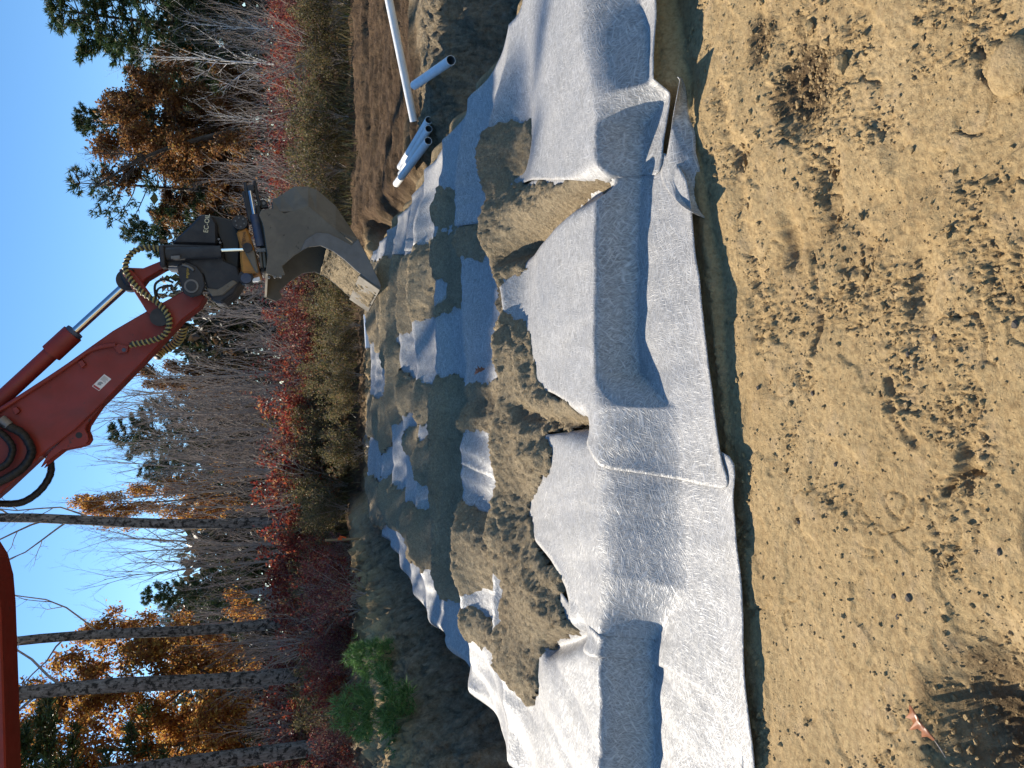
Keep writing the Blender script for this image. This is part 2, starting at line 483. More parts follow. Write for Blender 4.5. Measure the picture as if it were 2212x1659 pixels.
def land(x, y):
    """native ground, pit and banks without the bed"""
    pit = -0.68 + 0.06 * perlin(x * 0.9, y * 0.9, 41)
    nz = 0.20 * perlin(x * 0.9, y * 0.9, 42) + 0.07 * perlin(x * 3.1, y * 3.1, 43)
    ur = np.minimum(x - 3.25, y - 9.5) + nz
    zr_nat = 0.10 + 0.55 * sm((y - 10) / 7.0)
    zr = pit + (zr_nat - pit) * sm((ur + 0.85) / 0.9)
    ul = seg_sdist(x, y, CREST_L) + nz
    zl_nat = 0.80 - 0.12 * sm(ul / 3.0) + 0.16 * np.exp(-(ul / 0.5) ** 2) * (perlin(x * 0.8, y * 0.8, 44))
    zl = pit + (zl_nat - pit) * sm((ul + 1.15) / 1.2)
    zf = pit + ((0.50 + 0.15 * sm((y - 15) / 4)) - pit) * sm((y - 14.3 + nz) / 0.9)
    far = 0.30 * sm((y - 20) / 40)
    z = np.maximum(np.maximum(zr, zl), zf) + far
    tn = y - 3.55 + 0.5 * nz
    nearz = 0.0 - 0.70 * sm(tn / 0.8)
    return np.maximum(z, np.where(y < 5, nearz, -9))


def inside_dips(x, y):
    z = 0
    for (cx, cy, rx, ry, dep) in DIPS:
        q = ((x - cx) / rx) ** 2 + ((y - cy) / ry) ** 2
        z = z - dep * np.exp(-q ** 1.5)
    return z


def gpt(dx, dy, z=0.0):
    d = ray(dx, dy); t = (z - CAM_Z) / d.z
    return (d.x * t, d.y * t)


DIPS = []
for (dx, dy, rx, ry, dep) in ((1725, 175, 0.17, 0.13, 0.075), (1640, 90, 0.10, 0.05, 0.03), (1602, 335, 0.055, 0.05, 0.045),
                              (1790, 420, 0.13, 0.05, 0.035), (1700, 515, 0.09, 0.04, 0.04), (1850, 560, 0.10, 0.08, 0.03), (2185, 1580, 0.22, 0.17, 0.10),
                              (2120, 1650, 0.20, 0.16, 0.09), (1930, 330, 0.05, 0.04, 0.015), (1990, 620, 0.14, 0.05, 0.03), (2090, 1010, 0.07, 0.025, 0.03)):
    cx, cy = gpt(dx, dy); DIPS.append((cx, cy, rx, ry, dep))
GROOVES = []
for pts, wd, dep in (([(1600, 620), (1680, 560), (1800, 470), (1880, 430)], 0.05, 0.014), ([(1660, 820), (1760, 700), (1850, 560), (2000, 380)], 0.05, 0.016),
                     ([(1700, 1000), (1800, 800), (1940, 560)], 0.06, 0.010), ([(2045, 1060), (2085, 1015), (2125, 1020)], 0.010, 0.022),
                     ([(1560, 200), (1600, 420), (1640, 700)], 0.04, 0.012), ([(1755, 560), (1765, 650), (1755, 760)], 0.010, 0.016), ([(1925, 820), (1935, 900), (1980, 960)], 0.012, 0.010)):
    GROOVES.append((np.array([gpt(*q) for q in pts]), wd, dep))


def rough_mask(x, y):
    b = np.interp(x, [-1.6, -0.5, 0.2, 0.9, 1.6], [-0.14, -0.10, 0.02, 0.14, 0.12])
    return sm((fbm(x * 2.1, y * 2.1, 61, 4) * 0.9 + b - 0.02) / 0.18) * (0.35 + 0.65 * sm((perlin(x * 6.3, y * 6.3, 63) + 0.3) / 0.5))


def near_detail(x, y):
    z = 0.022 * perlin(x * 1.3, y * 1.3, 51) + 0.010 * perlin(x * 4.1, y * 4.1, 52) + 0.004 * perlin(x * 13, y * 13, 53)
    m = rough_mask(x, y)
    cl = np.abs(perlin(x * 17, y * 17, 54)) * 0.026 + np.abs(perlin(x * 41, y * 41, 55)) * 0.022 + np.abs(perlin(x * 88, y * 88, 58)) * 0.013
    z = z + m * (cl - 0.012) + (1 - m) * (0.0028 * perlin(x * 60, y * 60, 56) + 0.006 * np.maximum(0, perlin(x * 28, y * 28, 57)) + 0.010 * np.maximum(0, np.abs(perlin(x * 3.1, y * 3.1, 62)) - 0.25))
    ck = np.abs(perlin(x * 2.7 + 0.35 * perlin(x * 11, y * 11, 64), y * 2.7 + 0.35 * perlin(x * 11, y * 11, 65), 66))
    z = z - 0.011 * np.exp(-(ck / 0.014) ** 2) * sm((perlin(x * 1.9, y * 1.9, 67) + 0.05) / 0.2)
    z = z + 0.007 * sm((perlin(x * 3.7 + 0.4 * perlin(x * 12, y * 12, 68), y * 3.7, 69) - 0.02) / 0.03)
    for pl, wd, dep in GROOVES:
        d = np.abs(seg_sdist(x, y, pl)) + 0.02 * perlin(x * 16, y * 16, 59) + 0.012 * perlin(x * 41, y * 41, 60)
        z = z - dep * np.exp(-(d / wd) ** 2) + 0.25 * dep * np.exp(-((d - 2.1 * wd) / (0.9 * wd)) ** 2)
    return z + inside_dips(x, y)


def bank_detail(x, y):
    q = np.abs(perlin(x * 1.6, y * 1.6, 71)) * 0.18 + np.abs(perlin(x * 4.4, y * 4.4, 72)) * 0.13 + np.abs(perlin(x * 11, y * 11, 73)) * 0.08 + np.abs(perlin(x * 25, y * 25, 74)) * 0.045
    tr = 0.15 * perlin(x * 0.30 + 0.4 * perlin(x, y, 77), y * 1.9, 75) + 0.10 * perlin(x * 0.7, y * 4.6, 76) + 0.05 * perlin(x * 2.6, y * 9, 78)      # ruts running across
    return q - 0.13, tr


def ground_z(x, y, ripples=True, detail=True):
    x = np.asarray(x, float); y = np.asarray(y, float)
    t = y - (near_edge(x) + (0.02 * perlin(x * 6, y * 0, 81) if detail else 0))
    bed = bed_top(x, y, ripples) - 0.03
    la = land(x, y)
    if detail:
        rad = np.hypot(x, y)
        k1 = (y > 4.1) & (rad < 40)
        xs, ys = x[k1], y[k1]
        q, tr = bank_detail(xs, ys)
        kb = sm((ys - 4.2) / 1.0) * (1 - sm((ys - 26) / 8))
        right = sm((xs - 2.6) / 0.8) * sm((ys - 10.0) / 1.0)
        q = q * (1 + 1.3 * sm((-xs - 2.2) / 0.6) * (1 - sm((ys - 12) / 3)) + 0.8 * sm((xs - 2.3) / 0.5) * (1 - sm((ys - 9) / 1.5)))
        la[k1] += kb * (q * (1 - 0.5 * sm((ys - 16) / 3)) * (1 - 0.72 * right) + right * tr)
        k2 = (rad < 8) & (y < 4.5)
        xs, ys = x[k2], y[k2]
        la[k2] += near_detail(xs, ys) * (1 - sm((np.hypot(xs, ys) - 6) / 3)) * (1 - sm((ys - 3.6) / 0.8))
        k3 = np.abs(t) < 0.25
        bed[k3] += np.abs(perlin(x[k3] * 9, y[k3] * 9, 82)) * 0.04 * np.exp(-((t[k3] - 0.02) / 0.06) ** 2) + 0.02 * np.abs(perlin(x[k3] * 30, y[k3] * 30, 83)) * np.exp(-((t[k3] - 0.02) / 0.06) ** 2)
    return np.where((np.abs(x) < 6) & (t > 0), np.maximum(bed, la), la)


def gz(x, y):
    return float(ground_z(np.array([x]), np.array([y]))[0])


# ------------------------------------------------------------------ polygons traced on the bed surface
def catmull(p, n=6, closed=True):
    p = np.asarray(p, float); out = []
    N = len(p)
    for i in range(N if closed else N - 1):
        a, b, c, d = (p[(i - 1) % N], p[i], p[(i + 1) % N], p[(i + 2) % N]) if closed else (p[max(i - 1, 0)], p[i], p[i + 1], p[min(i + 2, N - 1)])
        for k in range(n):
            t = k / n
            out.append(0.5 * ((2 * b) + (c - a) * t + (2 * a - 5 * b + 4 * c - d) * t * t + (3 * b - a - 3 * c + d) * t ** 3))
    if not closed: out.append(p[-1])
    return np.array(out)


def bedpt(dx, dy):
    """where the sight line through a pixel meets the bed surface (humps left out)"""
    d = ray(dx, dy)
    t = np.linspace(1.5, 30, 6000)
    x = d.x * t; y = d.y * t; z = CAM_Z + d.z * t
    b = bed_top(np.clip(x, -2.2, 2.2), np.clip(y, 2.0, 14.0), False)
    b = np.where(b < -5, 0, b)
    k = np.argmax(z < b)
    if k == 0: k = len(t) - 1
    return (x[k], y[k])


def plan(poly, smooth=True):
    q = np.array([bedpt(*p) for p in poly])
    return catmull(q, 5) if smooth else q


def sd_poly(x, y, poly, pad=0.35):
    P = np.asarray(poly); Q = np.roll(P, -1, 0)
    lo = P.min(0) - pad; hi = P.max(0) + pad
    k = (x > lo[0]) & (x < hi[0]) & (y > lo[1]) & (y < hi[1])
    sd = np.full(x.shape, 1.0); GXo = np.zeros(x.shape); GYo = np.zeros(x.shape)
    xs = x[k].astype(np.float32); ys = y[k].astype(np.float32)
    best = np.full(xs.shape, 1e9, np.float32); ins = np.zeros(xs.shape, bool)
    gx = np.zeros(xs.shape, np.float32); gy = np.zeros(xs.shape, np.float32)
    for (ax, ay), (bx, by) in zip(P, Q):
        ux, uy = float(bx - ax), float(by - ay); L2 = ux * ux + uy * uy + 1e-12
        t = np.clip(((xs - ax) * ux + (ys - ay) * uy) / L2, 0, 1)
        ex = xs - ax - t * ux; ey = ys - ay - t * uy
        d = ex * ex + ey * ey; c = d < best
        best[c] = d[c]; gx[c] = ex[c]; gy[c] = ey[c]
        if abs(uy) > 1e-9:
            ins ^= ((ay > ys) != (by > ys)) & (xs < ux * (ys - ay) / uy + ax)
    b = np.sqrt(best)
    sd[k] = np.where(ins, -b, b); GXo[k] = gx; GYo[k] = gy
    return sd, GXo, GYo


CHANNELS += [(np.array([bedpt(*q) for q in p]), w, d) for p, w, d in (([(1290, 400), (1240, 428), (1196, 466), (1150, 522), (1120, 560)], 0.055, 0.11),
             ([(1262, 922), (1225, 912), (1185, 905), (1150, 890)], 0.06, 0.09), ([(1080, 880), (1050, 875), (1000, 860)], 0.10, 0.08), ([(1260, 1372), (1215, 1392), (1180, 1400)], 0.05, 0.07))]

# the ground: one sheet in rings about the standing point, fine where the photograph looks
TH = np.concatenate([np.radians(np.arange(-180, -34, 3.0)), np.radians(-34) + np.arange(0, 1.187, 0.0022), np.radians(np.arange(35, 180, 3.0))])
RR = np.concatenate([[0.3, 0.6, 0.9], np.exp(np.arange(math.log(1.15), math.log(16.5), 0.0042)), np.exp(np.arange(math.log(16.6), math.log(60), 0.017)),
                     [65, 75, 90, 120, 170, 260, 420, 700]])


def polar_grid():
    T, R = np.meshgrid(TH, RR)
    return R * np.sin(T), R * np.cos(T)


GX, GY = polar_grid()
GZ = ground_z(GX, GY)
nr, nc = GX.shape
idx = np.arange(nr * nc).reshape(nr, nc)
wrap = np.concatenate([idx, idx[:, :1]], 1)
quads = np.stack([wrap[:-1, :-1], wrap[1:, :-1], wrap[1:, 1:], wrap[:-1, 1:]], -1).reshape(-1, 4)[:, ::-1]
V = np.stack([GX, GY, GZ], -1).reshape(-1, 3)
me = make_mesh('ground', V, quads)
# close the small hole under the standing point
X, Y = GX.ravel(), GY.ravel()
soil = np.zeros((len(X), 4), np.float32); soil[:, 3] = 1
rb = sm((X - 2.4) / 0.8) * sm((Y - 10.2 + 1.2 * fbm(X * 0.8, Y * 0.8, 91, 3)) / 1.4)
fr = sm((Y - 14.8) / 1.5)
soil[:, 0] = np.maximum(rb, fr)
soil[:, 1] = sm((Y - 17.0 + 0.8 * perlin(X, Y, 92)) / 1.5)
pitm = sm((Y - 4.2) / 0.6) * (1 - rb) * sm((0.55 - GZ.ravel()) / 0.5) * 0.7
leftm = sm((-X - 2.2) / 0.4) * sm((Y - 4) / 1)
soil[:, 2] = np.clip(np.maximum(pitm, leftm * 0.8 * sm((0.78 - GZ.ravel()) / 0.3)), 0, 0.9)
# damp dark crumbs in the hollow; near-left patch is shade put in the colour
for (dx, dy, r_, k) in ((1725, 175, 0.16, 0.75), (2180, 1600, 0.24, 0.6), (1640, 90, 0.08, 0.5)):
    cx, cy = gpt(dx, dy)
    soil[:, 0] = np.maximum(soil[:, 0], k * sm(1.3 - np.hypot(X - cx, Y - cy) / r_ + 0.7 * fbm(X * 9, Y * 9, 93, 3)))
ca = me.color_attributes.new('soil', 'FLOAT_COLOR', 'POINT')
ca.data.foreach_set('color', soil.ravel())
ground = link('ground', me, M['ground'])
tag(ground, 'tan sandy ground with pit, soil banks and forest floor', 'ground', kind='structure')


# sand thrown on the sheets, and the bare places left in it
SAND_A = [(1130, 257), (1150, 262), (1146, 347), (1126, 389), (1180, 392), (1227, 389), (1268, 385), (1282, 396), (1196, 470), (1150, 525), (1140, 576), (1143, 584),
          (1109, 650), (1154, 705), (1175, 827), (1234, 872), (1246, 885), (1257, 917), (1178, 938), (1199, 966), (1189, 1018), (1168, 1052), (1146, 1100), (1175, 1201),
          (1220, 1239), (1213, 1305), (1244, 1364), (1182, 1389), (1168, 1437), (1164, 1500), (1136, 1517), (1112, 1430), (1119, 1309), (1117, 1236), (1098, 1100),
          (1112, 1045), (1102, 931), (1119, 837), (1088, 792), (1078, 667), (1088, 618), (1074, 549), (1081, 503), (1105, 437), (1081, 389), (1095, 278)]
SAND_B = [(792, 600), (820, 560), (900, 545), (962, 500), (1010, 496), (1060, 470), (1085, 520), (1078, 640), (1090, 800), (1110, 850), (1105, 930), (1115, 1050),
          (1100, 1110), (1080, 1180), (1100, 1290), (1074, 1396), (1028, 1378), (1012, 1305), (950, 1290), (945, 1240), (900, 1215), (895, 1170), (850, 1140), (800, 1110), (785, 900)]
SAND_C = [(953, 413), (985, 405), (1018, 420), (1008, 490), (965, 495), (945, 460)]
HOLES = [[(1040, 940), (1090, 965), (1112, 1007), (1119, 1049), (1110, 1100), (1095, 1180), (1080, 1160), (1060, 1125), (1029, 1056)],
         [(876, 905), (905, 905), (887, 959), (922, 1035), (912, 1085), (880, 1060), (848, 1011), (848, 962)],
         [(930, 920), (952, 918), (912, 980), (932, 1035), (940, 1095), (917, 1063), (902, 993)],
         [(1020, 570), (1080, 570), (1090, 618), (1080, 667), (1108, 740), (1104, 805), (1084, 812), (1036, 826), (990, 812), (964, 705), (1010, 639)],
         [(945, 625), (976, 608), (970, 663), (945, 700), (990, 796), (930, 822), (908, 722), (938, 688)],
         [(884, 716), (925, 754), (898, 762), (908, 832), (870, 740)],
         [(794, 740), (820, 745), (856, 836), (815, 850), (785, 800)],
         [(800, 950), (825, 955), (850, 1020), (825, 1035), (803, 1000)],
         [(1030, 1290), (1090, 1270), (1120, 1310), (1080, 1380), (1055, 1330)]]
P_SAND = [plan(p) for p in (SAND_A, SAND_B, SAND_C)]
P_HOLE = [plan(p) for p in HOLES]


def sand_sd(x, y):
    a = np.minimum.reduce([sd_poly(x, y, p)[0] for p in P_SAND])
    h = np.minimum.reduce([sd_poly(x, y, p)[0] for p in P_HOLE])
    s = np.maximum(a, -h)
    sc = np.interp(y, [3, 6, 12], [1.0, 1.6, 2.6])
    return s + sc * (0.035 * perlin(x * 7, y * 7, 101) + 0.028 * perlin(x * 19, y * 19, 102) + 0.012 * perlin(x * 45, y * 45, 103))


def wrinkles(x, y, seed):
    a = 0.010 * perlin(x * 2.3 + seed, y * 1.1, seed) + 0.006 * perlin(x * 6 + 2 * y, y * 1.4 - x, seed + 1)
    k = np.exp(-((y - 3.25) / 0.5) ** 2)
    b = 0.012 * k * np.abs(perlin(x * 4.5 + 0.8 * y, y * 0.9, seed + 2))
    lf = sm((-x - 0.9) / 0.5)
    c = 0.035 * lf * np.abs(perlin(x * 4.0 - 1.6 * y, y * 0.8 + 0.4 * x, seed + 3)) * sm((y - 2.7) / 0.5)
    e = sm((y - 4.2) / 1) * (0.035 * (0.3 - np.abs(perlin(x * 4.2 + 0.9 * np.sin(y * 1.7), y * 0.7, seed + 4))) + 0.010 * perlin(x * 9, y * 1.1, seed + 5))
    return a + b + c + e


SUB_R = np.exp(np.arange(math.log(2.15), math.log(15.4), 0.0036))
SUB_T = np.radians(-34) + np.arange(0, 1.187, 0.0026)
TT, R2 = np.meshgrid(SUB_T, SUB_R)
BX, BY = R2 * np.sin(TT), R2 * np.cos(TT)
SDS = sand_sd(BX, BY)
BZ = bed_top(BX, BY)
UZ = ground_z(BX, BY)


def grid_mesh(name, x, y, z, ok, attr=None):
    r, c = x.shape
    idx = np.arange(r * c).reshape(r, c)
    f = np.stack([idx[:-1, :-1], idx[1:, :-1], idx[1:, 1:], idx[:-1, 1:]], -1)[:, :, ::-1]
    kf = ok[:-1, :-1] & ok[1:, :-1] & ok[1:, 1:] & ok[:-1, 1:]
    f = f[kf]
    used = np.zeros(r * c, bool); used[f.ravel()] = True
    new = np.cumsum(used) - 1
    v = np.stack([x, y, z], -1).reshape(-1, 3)[used]
    m = make_mesh(name, v, new[f])
    if attr is not None:
        a = m.attributes.new('dirt', 'FLOAT', 'POINT'); a.data.foreach_set('value', attr.ravel()[used].astype(np.float32))
    return m


SHEET_R = [(806, 560), (893, 545), (1000, 500), (1070, 470), (1108, 440), (1135, 395), (1227, 389), (1282, 392), (1340, 384), (1400, 378), (1436, 372), (1447, 300),
           (1458, 180), (1472, 90), (1480, 0), (1484, -160), (1400, -260), (1180, -160), (1140, 10), (1110, 70), (1075, 140), (1020, 235), (950, 340), (880, 455)]
SHEET_M = [(802, 850), (900, 848), (1000, 845), (1119, 837), (1180, 842), (1234, 872), (1256, 920), (1290, 985), (1312, 1008), (1380, 1020), (1480, 1036), (1597, 1052),
           (1585, 985), (1568, 900), (1552, 820), (1530, 650), (1510, 520), (1506, 450), (1490, 380), (1440, 330), (1280, 340), (1150, 395), (1050, 450), (900, 520), (800, 575)]
SHEET_L = [(1050, 905), (1120, 915), (1178, 938), (1257, 928), (1310, 960), (1420, 965), (1606, 985), (1614, 1100), (1624, 1250), (1632, 1400), (1645, 1659), (1652, 1780),
           (1580, 1790), (1570, 1659), (1563, 1540), (1540, 1508), (1500, 1478), (1455, 1447), (1410, 1430), (1340, 1420), (1275, 1410), (1245, 1364), (1215, 1240), (1110, 1100), (1040, 1000)]
SHEET_F = [(800, 872), (900, 875), (1040, 880), (1110, 900), (1160, 1000), (1150, 1150), (1230, 1300), (1300, 1370), (1440, 1395), (1600, 1500), (1612, 1659), (1615, 1790), (1300, 1850), (1170, 1740),
           (1112, 1640), (1040, 1520), (960, 1400), (880, 1250), (822, 1130), (795, 1000)]


def sheet(name, outline, lift, seed, label, smooth=True):
    poly = plan(outline)
    sd, gx, gy = sd_poly(BX, BY, poly)
    ok = sd < 0
    rows = np.where(ok.any(1))[0]; cols = np.where(ok.any(0))[0]
    sl = (slice(max(rows[0] - 1, 0), rows[-1] + 2), slice(max(cols[0] - 1, 0), cols[-1] + 2))
    sd, gx, gy, ok = sd[sl], gx[sl], gy[sl], ok[sl]
    kf = ok[:-1, :-1] & ok[1:, :-1] & ok[1:, 1:] & ok[:-1, 1:]
    cnt = np.zeros(ok.shape, int)
    for a in (0, 1):
        for b in (0, 1): cnt[a:a + kf.shape[0], b:b + kf.shape[1]] += kf
    rim = (cnt > 0) & (cnt < 4)
    x = np.where(rim, BX[sl] - gx, BX[sl]); y = np.where(rim, BY[sl] - gy, BY[sl])
    sd = np.where(rim, 0.0, sd)
    yc_ = np.maximum(y, near_edge(x) + 0.07)           # the hem sticks out stiffly over the sand step
    z = bed_top(x, yc_) + lift + wrinkles(x, y, seed)
    # hems lift and curl a little
    hem = np.exp(-(np.maximum(-sd, 0) / 0.045) ** 2)
    z = z + hem * (0.004 + 0.012 * perlin(x * 3.3, y * 3.3, seed + 9))
    z = np.maximum(z, np.where(y > near_edge(x) + 0.12, UZ[sl] + 0.006, -9))
    s = SDS[sl]
    dirt = np.clip(0.62 - s * np.interp(y, [3, 8], [7.5, 3.5]) * 1.0, 0.0, 1.0) - 0.16
    dirt = dirt * (0.75 + 0.6 * perlin(x * 2, y * 2, 7)) + 0.10 * np.maximum(0, perlin(x * 0.9, y * 0.9, 8)) * sm((y - 4) / 1)
    m = grid_mesh(name, x, y, z, ok, dirt)
    o = link(name, m, M['fabric'])
    so = o.modifiers.new('thickness', 'SOLIDIFY'); so.thickness = 0.003; so.offset = 0
    tag(o, label, 'geotextile')
    return o


sheet('geotextile_sheet', SHEET_F, 0.002, 201, 'grey geotextile sheet along the shaded soil bank, its cut edge tucked under another sheet', )
sheet('geotextile_sheet', SHEET_L, 0.009, 202, 'sunlit grey geotextile sheet on the near step beside the thick sand clump')
sheet('geotextile_sheet', SHEET_M, 0.017, 203, 'grey geotextile sheet with a square corner lapped over its neighbour, middle of the bed')
SHR = sheet('geotextile_sheet', SHEET_R, 0.025, 204, 'grey geotextile sheet along the ditch with the white pipes')

# the loose corner of the sheet is folded back on itself
fin = catmull(np.array([gpt(*q, 0.12) for q in ((1464, 165), (1446, 260), (1434, 330), (1424, 372), (1436, 410), (1462, 440), (1490, 458))]), 10, False)
fou = catmull(np.array([gpt(*q, 0.05) for q in ((1466, 168), (1480, 240), (1492, 300), (1500, 360), (1494, 405), (1500, 440), (1512, 470))]), 10, False)
nf = len(fin); fold = []
for u in np.linspace(0, 1, 12):
    xy_ = fin * (1 - u) + fou * u
    sw = np.sin(np.linspace(0, 1, nf) * math.pi)
    hz = 0.105 * (1 - u) + 0.03 * u + sw * 0.028 * math.sin(u * math.pi) + 0.006 * np.sin(np.arange(nf) * 0.45 + 3 * u) * u
    g_ = np.maximum(bed_top(xy_[:, 0], np.maximum(xy_[:, 1], near_edge(xy_[:, 0]) + 0.07)), 0) * (1 - u) + 0.03 * (1 - u)
    fold.append(np.concatenate([xy_, np.maximum(g_, hz)[:, None]], 1))
fold = np.array(fold); ii = np.arange(12 * nf).reshape(12, nf)
fq = np.stack([ii[:-1, :-1], ii[:-1, 1:], ii[1:, 1:], ii[1:, :-1]], -1).reshape(-1, 4)
fo = link('folded_hem', make_mesh('folded_hem', fold.reshape(-1, 3), fq), M['fabric'], SHR)
so = fo.modifiers.new('thickness', 'SOLIDIFY'); so.thickness = 0.003

# spread sand
clod = np.abs(perlin(BX * 9, BY * 9, 110)) * 0.02 + np.abs(perlin(BX * 19, BY * 19, 111)) * 0.026 + np.abs(perlin(BX * 43, BY * 43, 112)) * 0.026 + np.abs(perlin(BX * 90, BY * 90, 113)) * 0.018
thick = np.interp(BY, [3, 4.7, 6], [0.085, 0.085, 0.055])
zs = BZ + 0.026 + thick * sm(-SDS / 0.22) * (0.8 + 0.9 * perlin(BX * 1.9, BY * 1.9, 114)) + clod * sm(-SDS / 0.06) - 0.05 * sm((SDS + 0.012) / 0.03)
zs = np.maximum(zs, UZ - 0.02)
okS = SDS < 0.015
o = link('spread_sand', grid_mesh('spread_sand', BX, BY, zs, okS), M['fill'])
tag(o, 'damp grey brown sand dumped in wavy rows over the fabric', 'sand', kind='stuff')


# ------------------------------------------------------------------ excavator
YC = 11.3            # the working plane of boom, stick and bucket
EXB = Vector((-10.2, YC, gz(-10.2, YC)))
exc = empty('excavator', EXB)
tag(exc, 'red tracked excavator reaching over the bed with a muddy bucket on a swivel hitch', 'excavator')
PINV = Matrix.Translation(-EXB)


def e(zx, zy): return (219.4 + zx * 0.2976, 384.0 + zy * 0.2976)
def z2(zx, zy): return (zx * 0.3472, 548.6 + zy * 0.3472)


def part(o, parent=exc):
    o.parent = parent
    if parent is exc: o.matrix_parent_inverse = PINV
    else: o.matrix_parent_inverse = Matrix.Identity(4)
    return o


def prism_w(name, pts, y0, y1, mat, parent=exc, bevel=0.008):
    """solid plate from an outline in the x-z plane"""
    bm = bmesh.new()
    vs = [bm.verts.new((x, y0, z)) for x, z in pts]
    f = bm.faces.new(vs)
    r = bmesh.ops.extrude_face_region(bm, geom=[f])
    for v in r['geom']:
        if isinstance(v, bmesh.types.BMVert): v.co.y = y1
    bmesh.ops.recalc_face_normals(bm, faces=bm.faces)
    if bevel:
        bmesh.ops.bevel(bm, geom=[ed for ed in bm.edges if ed.calc_face_angle(0) > 0.5], offset=bevel, segments=1, affect='EDGES')
    me = bpy.data.meshes.new(name); bm.to_mesh(me); bm.free()
    return part(link(name, me, mat), parent)


def prism(name, poly, conv, y0, y1, mat, parent=exc, bevel=0.008):
    return prism_w(name, [xz(*conv(*p), y0) for p in poly], y0, y1, mat, parent, bevel)


def P3(conv, p, Y): return np.array(atY(*conv(*p), Y))


def rod(name, a, b, r, mat, parent=exc, sides=20, radii=None, pts=None):
    mb = MB()
    if pts is None: pts = [a, b]
    mb.tube(pts, r if radii is None else radii, sides)
    me = mb.mesh(name, False)
    me.polygons.foreach_set('use_smooth', np.array([len(pts) > 0] * len(me.polygons)))
    me.set_sharp_from_angle(angle=math.radians(40))
    return part(link(name, me, mat), parent)


def disc(name, conv, c, rpx, y0, y1, mat, parent=exc, sides=28):
    p = P3(conv, c, y0)
    k = 0.2976 if conv is e else 0.3472
    r = rpx * k / FD * (y0 * 1.02)
    return rod(name, None, None, r, mat, parent, sides, None, [p, np.array([p[0], y1, p[2]])])


def hose(name, conv, pts, Y, r, mat, parent=exc, wrap=None, ribs=False):
    q = np.array([P3(conv, p[:2], Y + (p[2] if len(p) > 2 else 0)) for p in pts])
    c = catmull(q, 14, False)
    if ribs:
        c = catmull(q, 40, False)
        rr = r * (1 + 0.10 * np.sign(np.sin(np.arange(len(c)) * math.pi * 0.7)))
    else: rr = r
    mb = MB(); mb.tube(c, rr, 10)
    o = part(mb.build(name, mat), parent)
    if wrap:
        L = np.concatenate([[0], np.cumsum(np.linalg.norm(np.diff(c, axis=0), axis=1))])
        n = int(L[-1] / 0.004)
        s_ = np.linspace(0, L[-1], n); cc = np.stack([np.interp(s_, L, c[:, i]) for i in range(3)], -1)
        t = np.gradient(cc, axis=0); t /= np.linalg.norm(t, axis=1, keepdims=True)
        a = np.cross(t, [0, 1, 0.01]); a /= np.linalg.norm(a, axis=1, keepdims=True); b = np.cross(t, a)
        ph = s_ * 2 * math.pi / 0.055
        h = cc + 1.02 * r * (np.cos(ph)[:, None] * a + np.sin(ph)[:, None] * b)
        mb = MB(); mb.tube(h, 0.014, 5)
        w = mb.build('spiral_guard', wrap); w.parent = o
    return o


def lettering(name, txt, loc, size, mat, parent, rot=0.0):
    cu = bpy.data.curves.new(name, 'FONT'); cu.body = txt; cu.size = size; cu.align_x = 'CENTER'; cu.align_y = 'CENTER'; cu.extrude = 0.0015
    tmp = bpy.data.objects.new(name, cu); COL.objects.link(tmp)
    dg = bpy.context.evaluated_depsgraph_get()
    me = bpy.data.meshes.new_from_object(tmp.evaluated_get(dg)); COL.objects.unlink(tmp); bpy.data.objects.remove(tmp)
    R = Matrix.Translation(loc) @ Matrix.Rotation(rot, 4, 'Y') @ Matrix.Rotation(math.pi / 2, 4, 'X')
    me.transform(R)
    me.materials.clear()
    return part(link(name, me, mat), parent)


SN, SF = YC - 0.19, YC + 0.19     # near and far faces of the stick
# boom: two traced points give its underside, the rest runs out of the picture to the machine
bpts = [xz(47, 1690, SF + 0.08), xz(42, 1500, SF + 0.08), xz(35, 1300, SF + 0.08), xz(30, 1240, SF + 0.08), xz(18, 1195, SF + 0.08), xz(-4, 1160, SF + 0.08)]
bpts = bpts + [(-1.75, 6.05), (-1.7, 6.35), (-2.0, 6.55), (-3.6, 6.62), (-5.9, 6.3), (-7.8, 4.9), (-9.0, 2.9), (-9.3, 2.2), (-8.9, 1.9), (-8.5, 2.1), (-7.2, 3.9), (-6.0, 4.95)]
boom = prism_w('boom', bpts, SN - 0.08, SF + 0.08, M['red'], bevel=0.02)
for sy in (-0.34, 0.34):
    rod('boom_cylinder', np.array([-8.2, YC + sy, 1.7]), np.array([-5.6, YC + sy, 5.3]), 0.085, M['red'])
STICK = [(-330, 1170), (-140, 1047), (0, 960), (310, 757), (500, 620), (700, 478), (860, 385), (930, 345), (1060, 275), (1130, 235), (1195, 215), (1275, 262), (1240, 325), (1130, 412),
         (870, 690), (660, 905), (470, 1090), (270, 1240), (0, 1492), (-200, 1660), (-360, 1640), (-400, 1400)]
stick = prism('stick', STICK, z2, SN, SF, M['red'], bevel=0.014)
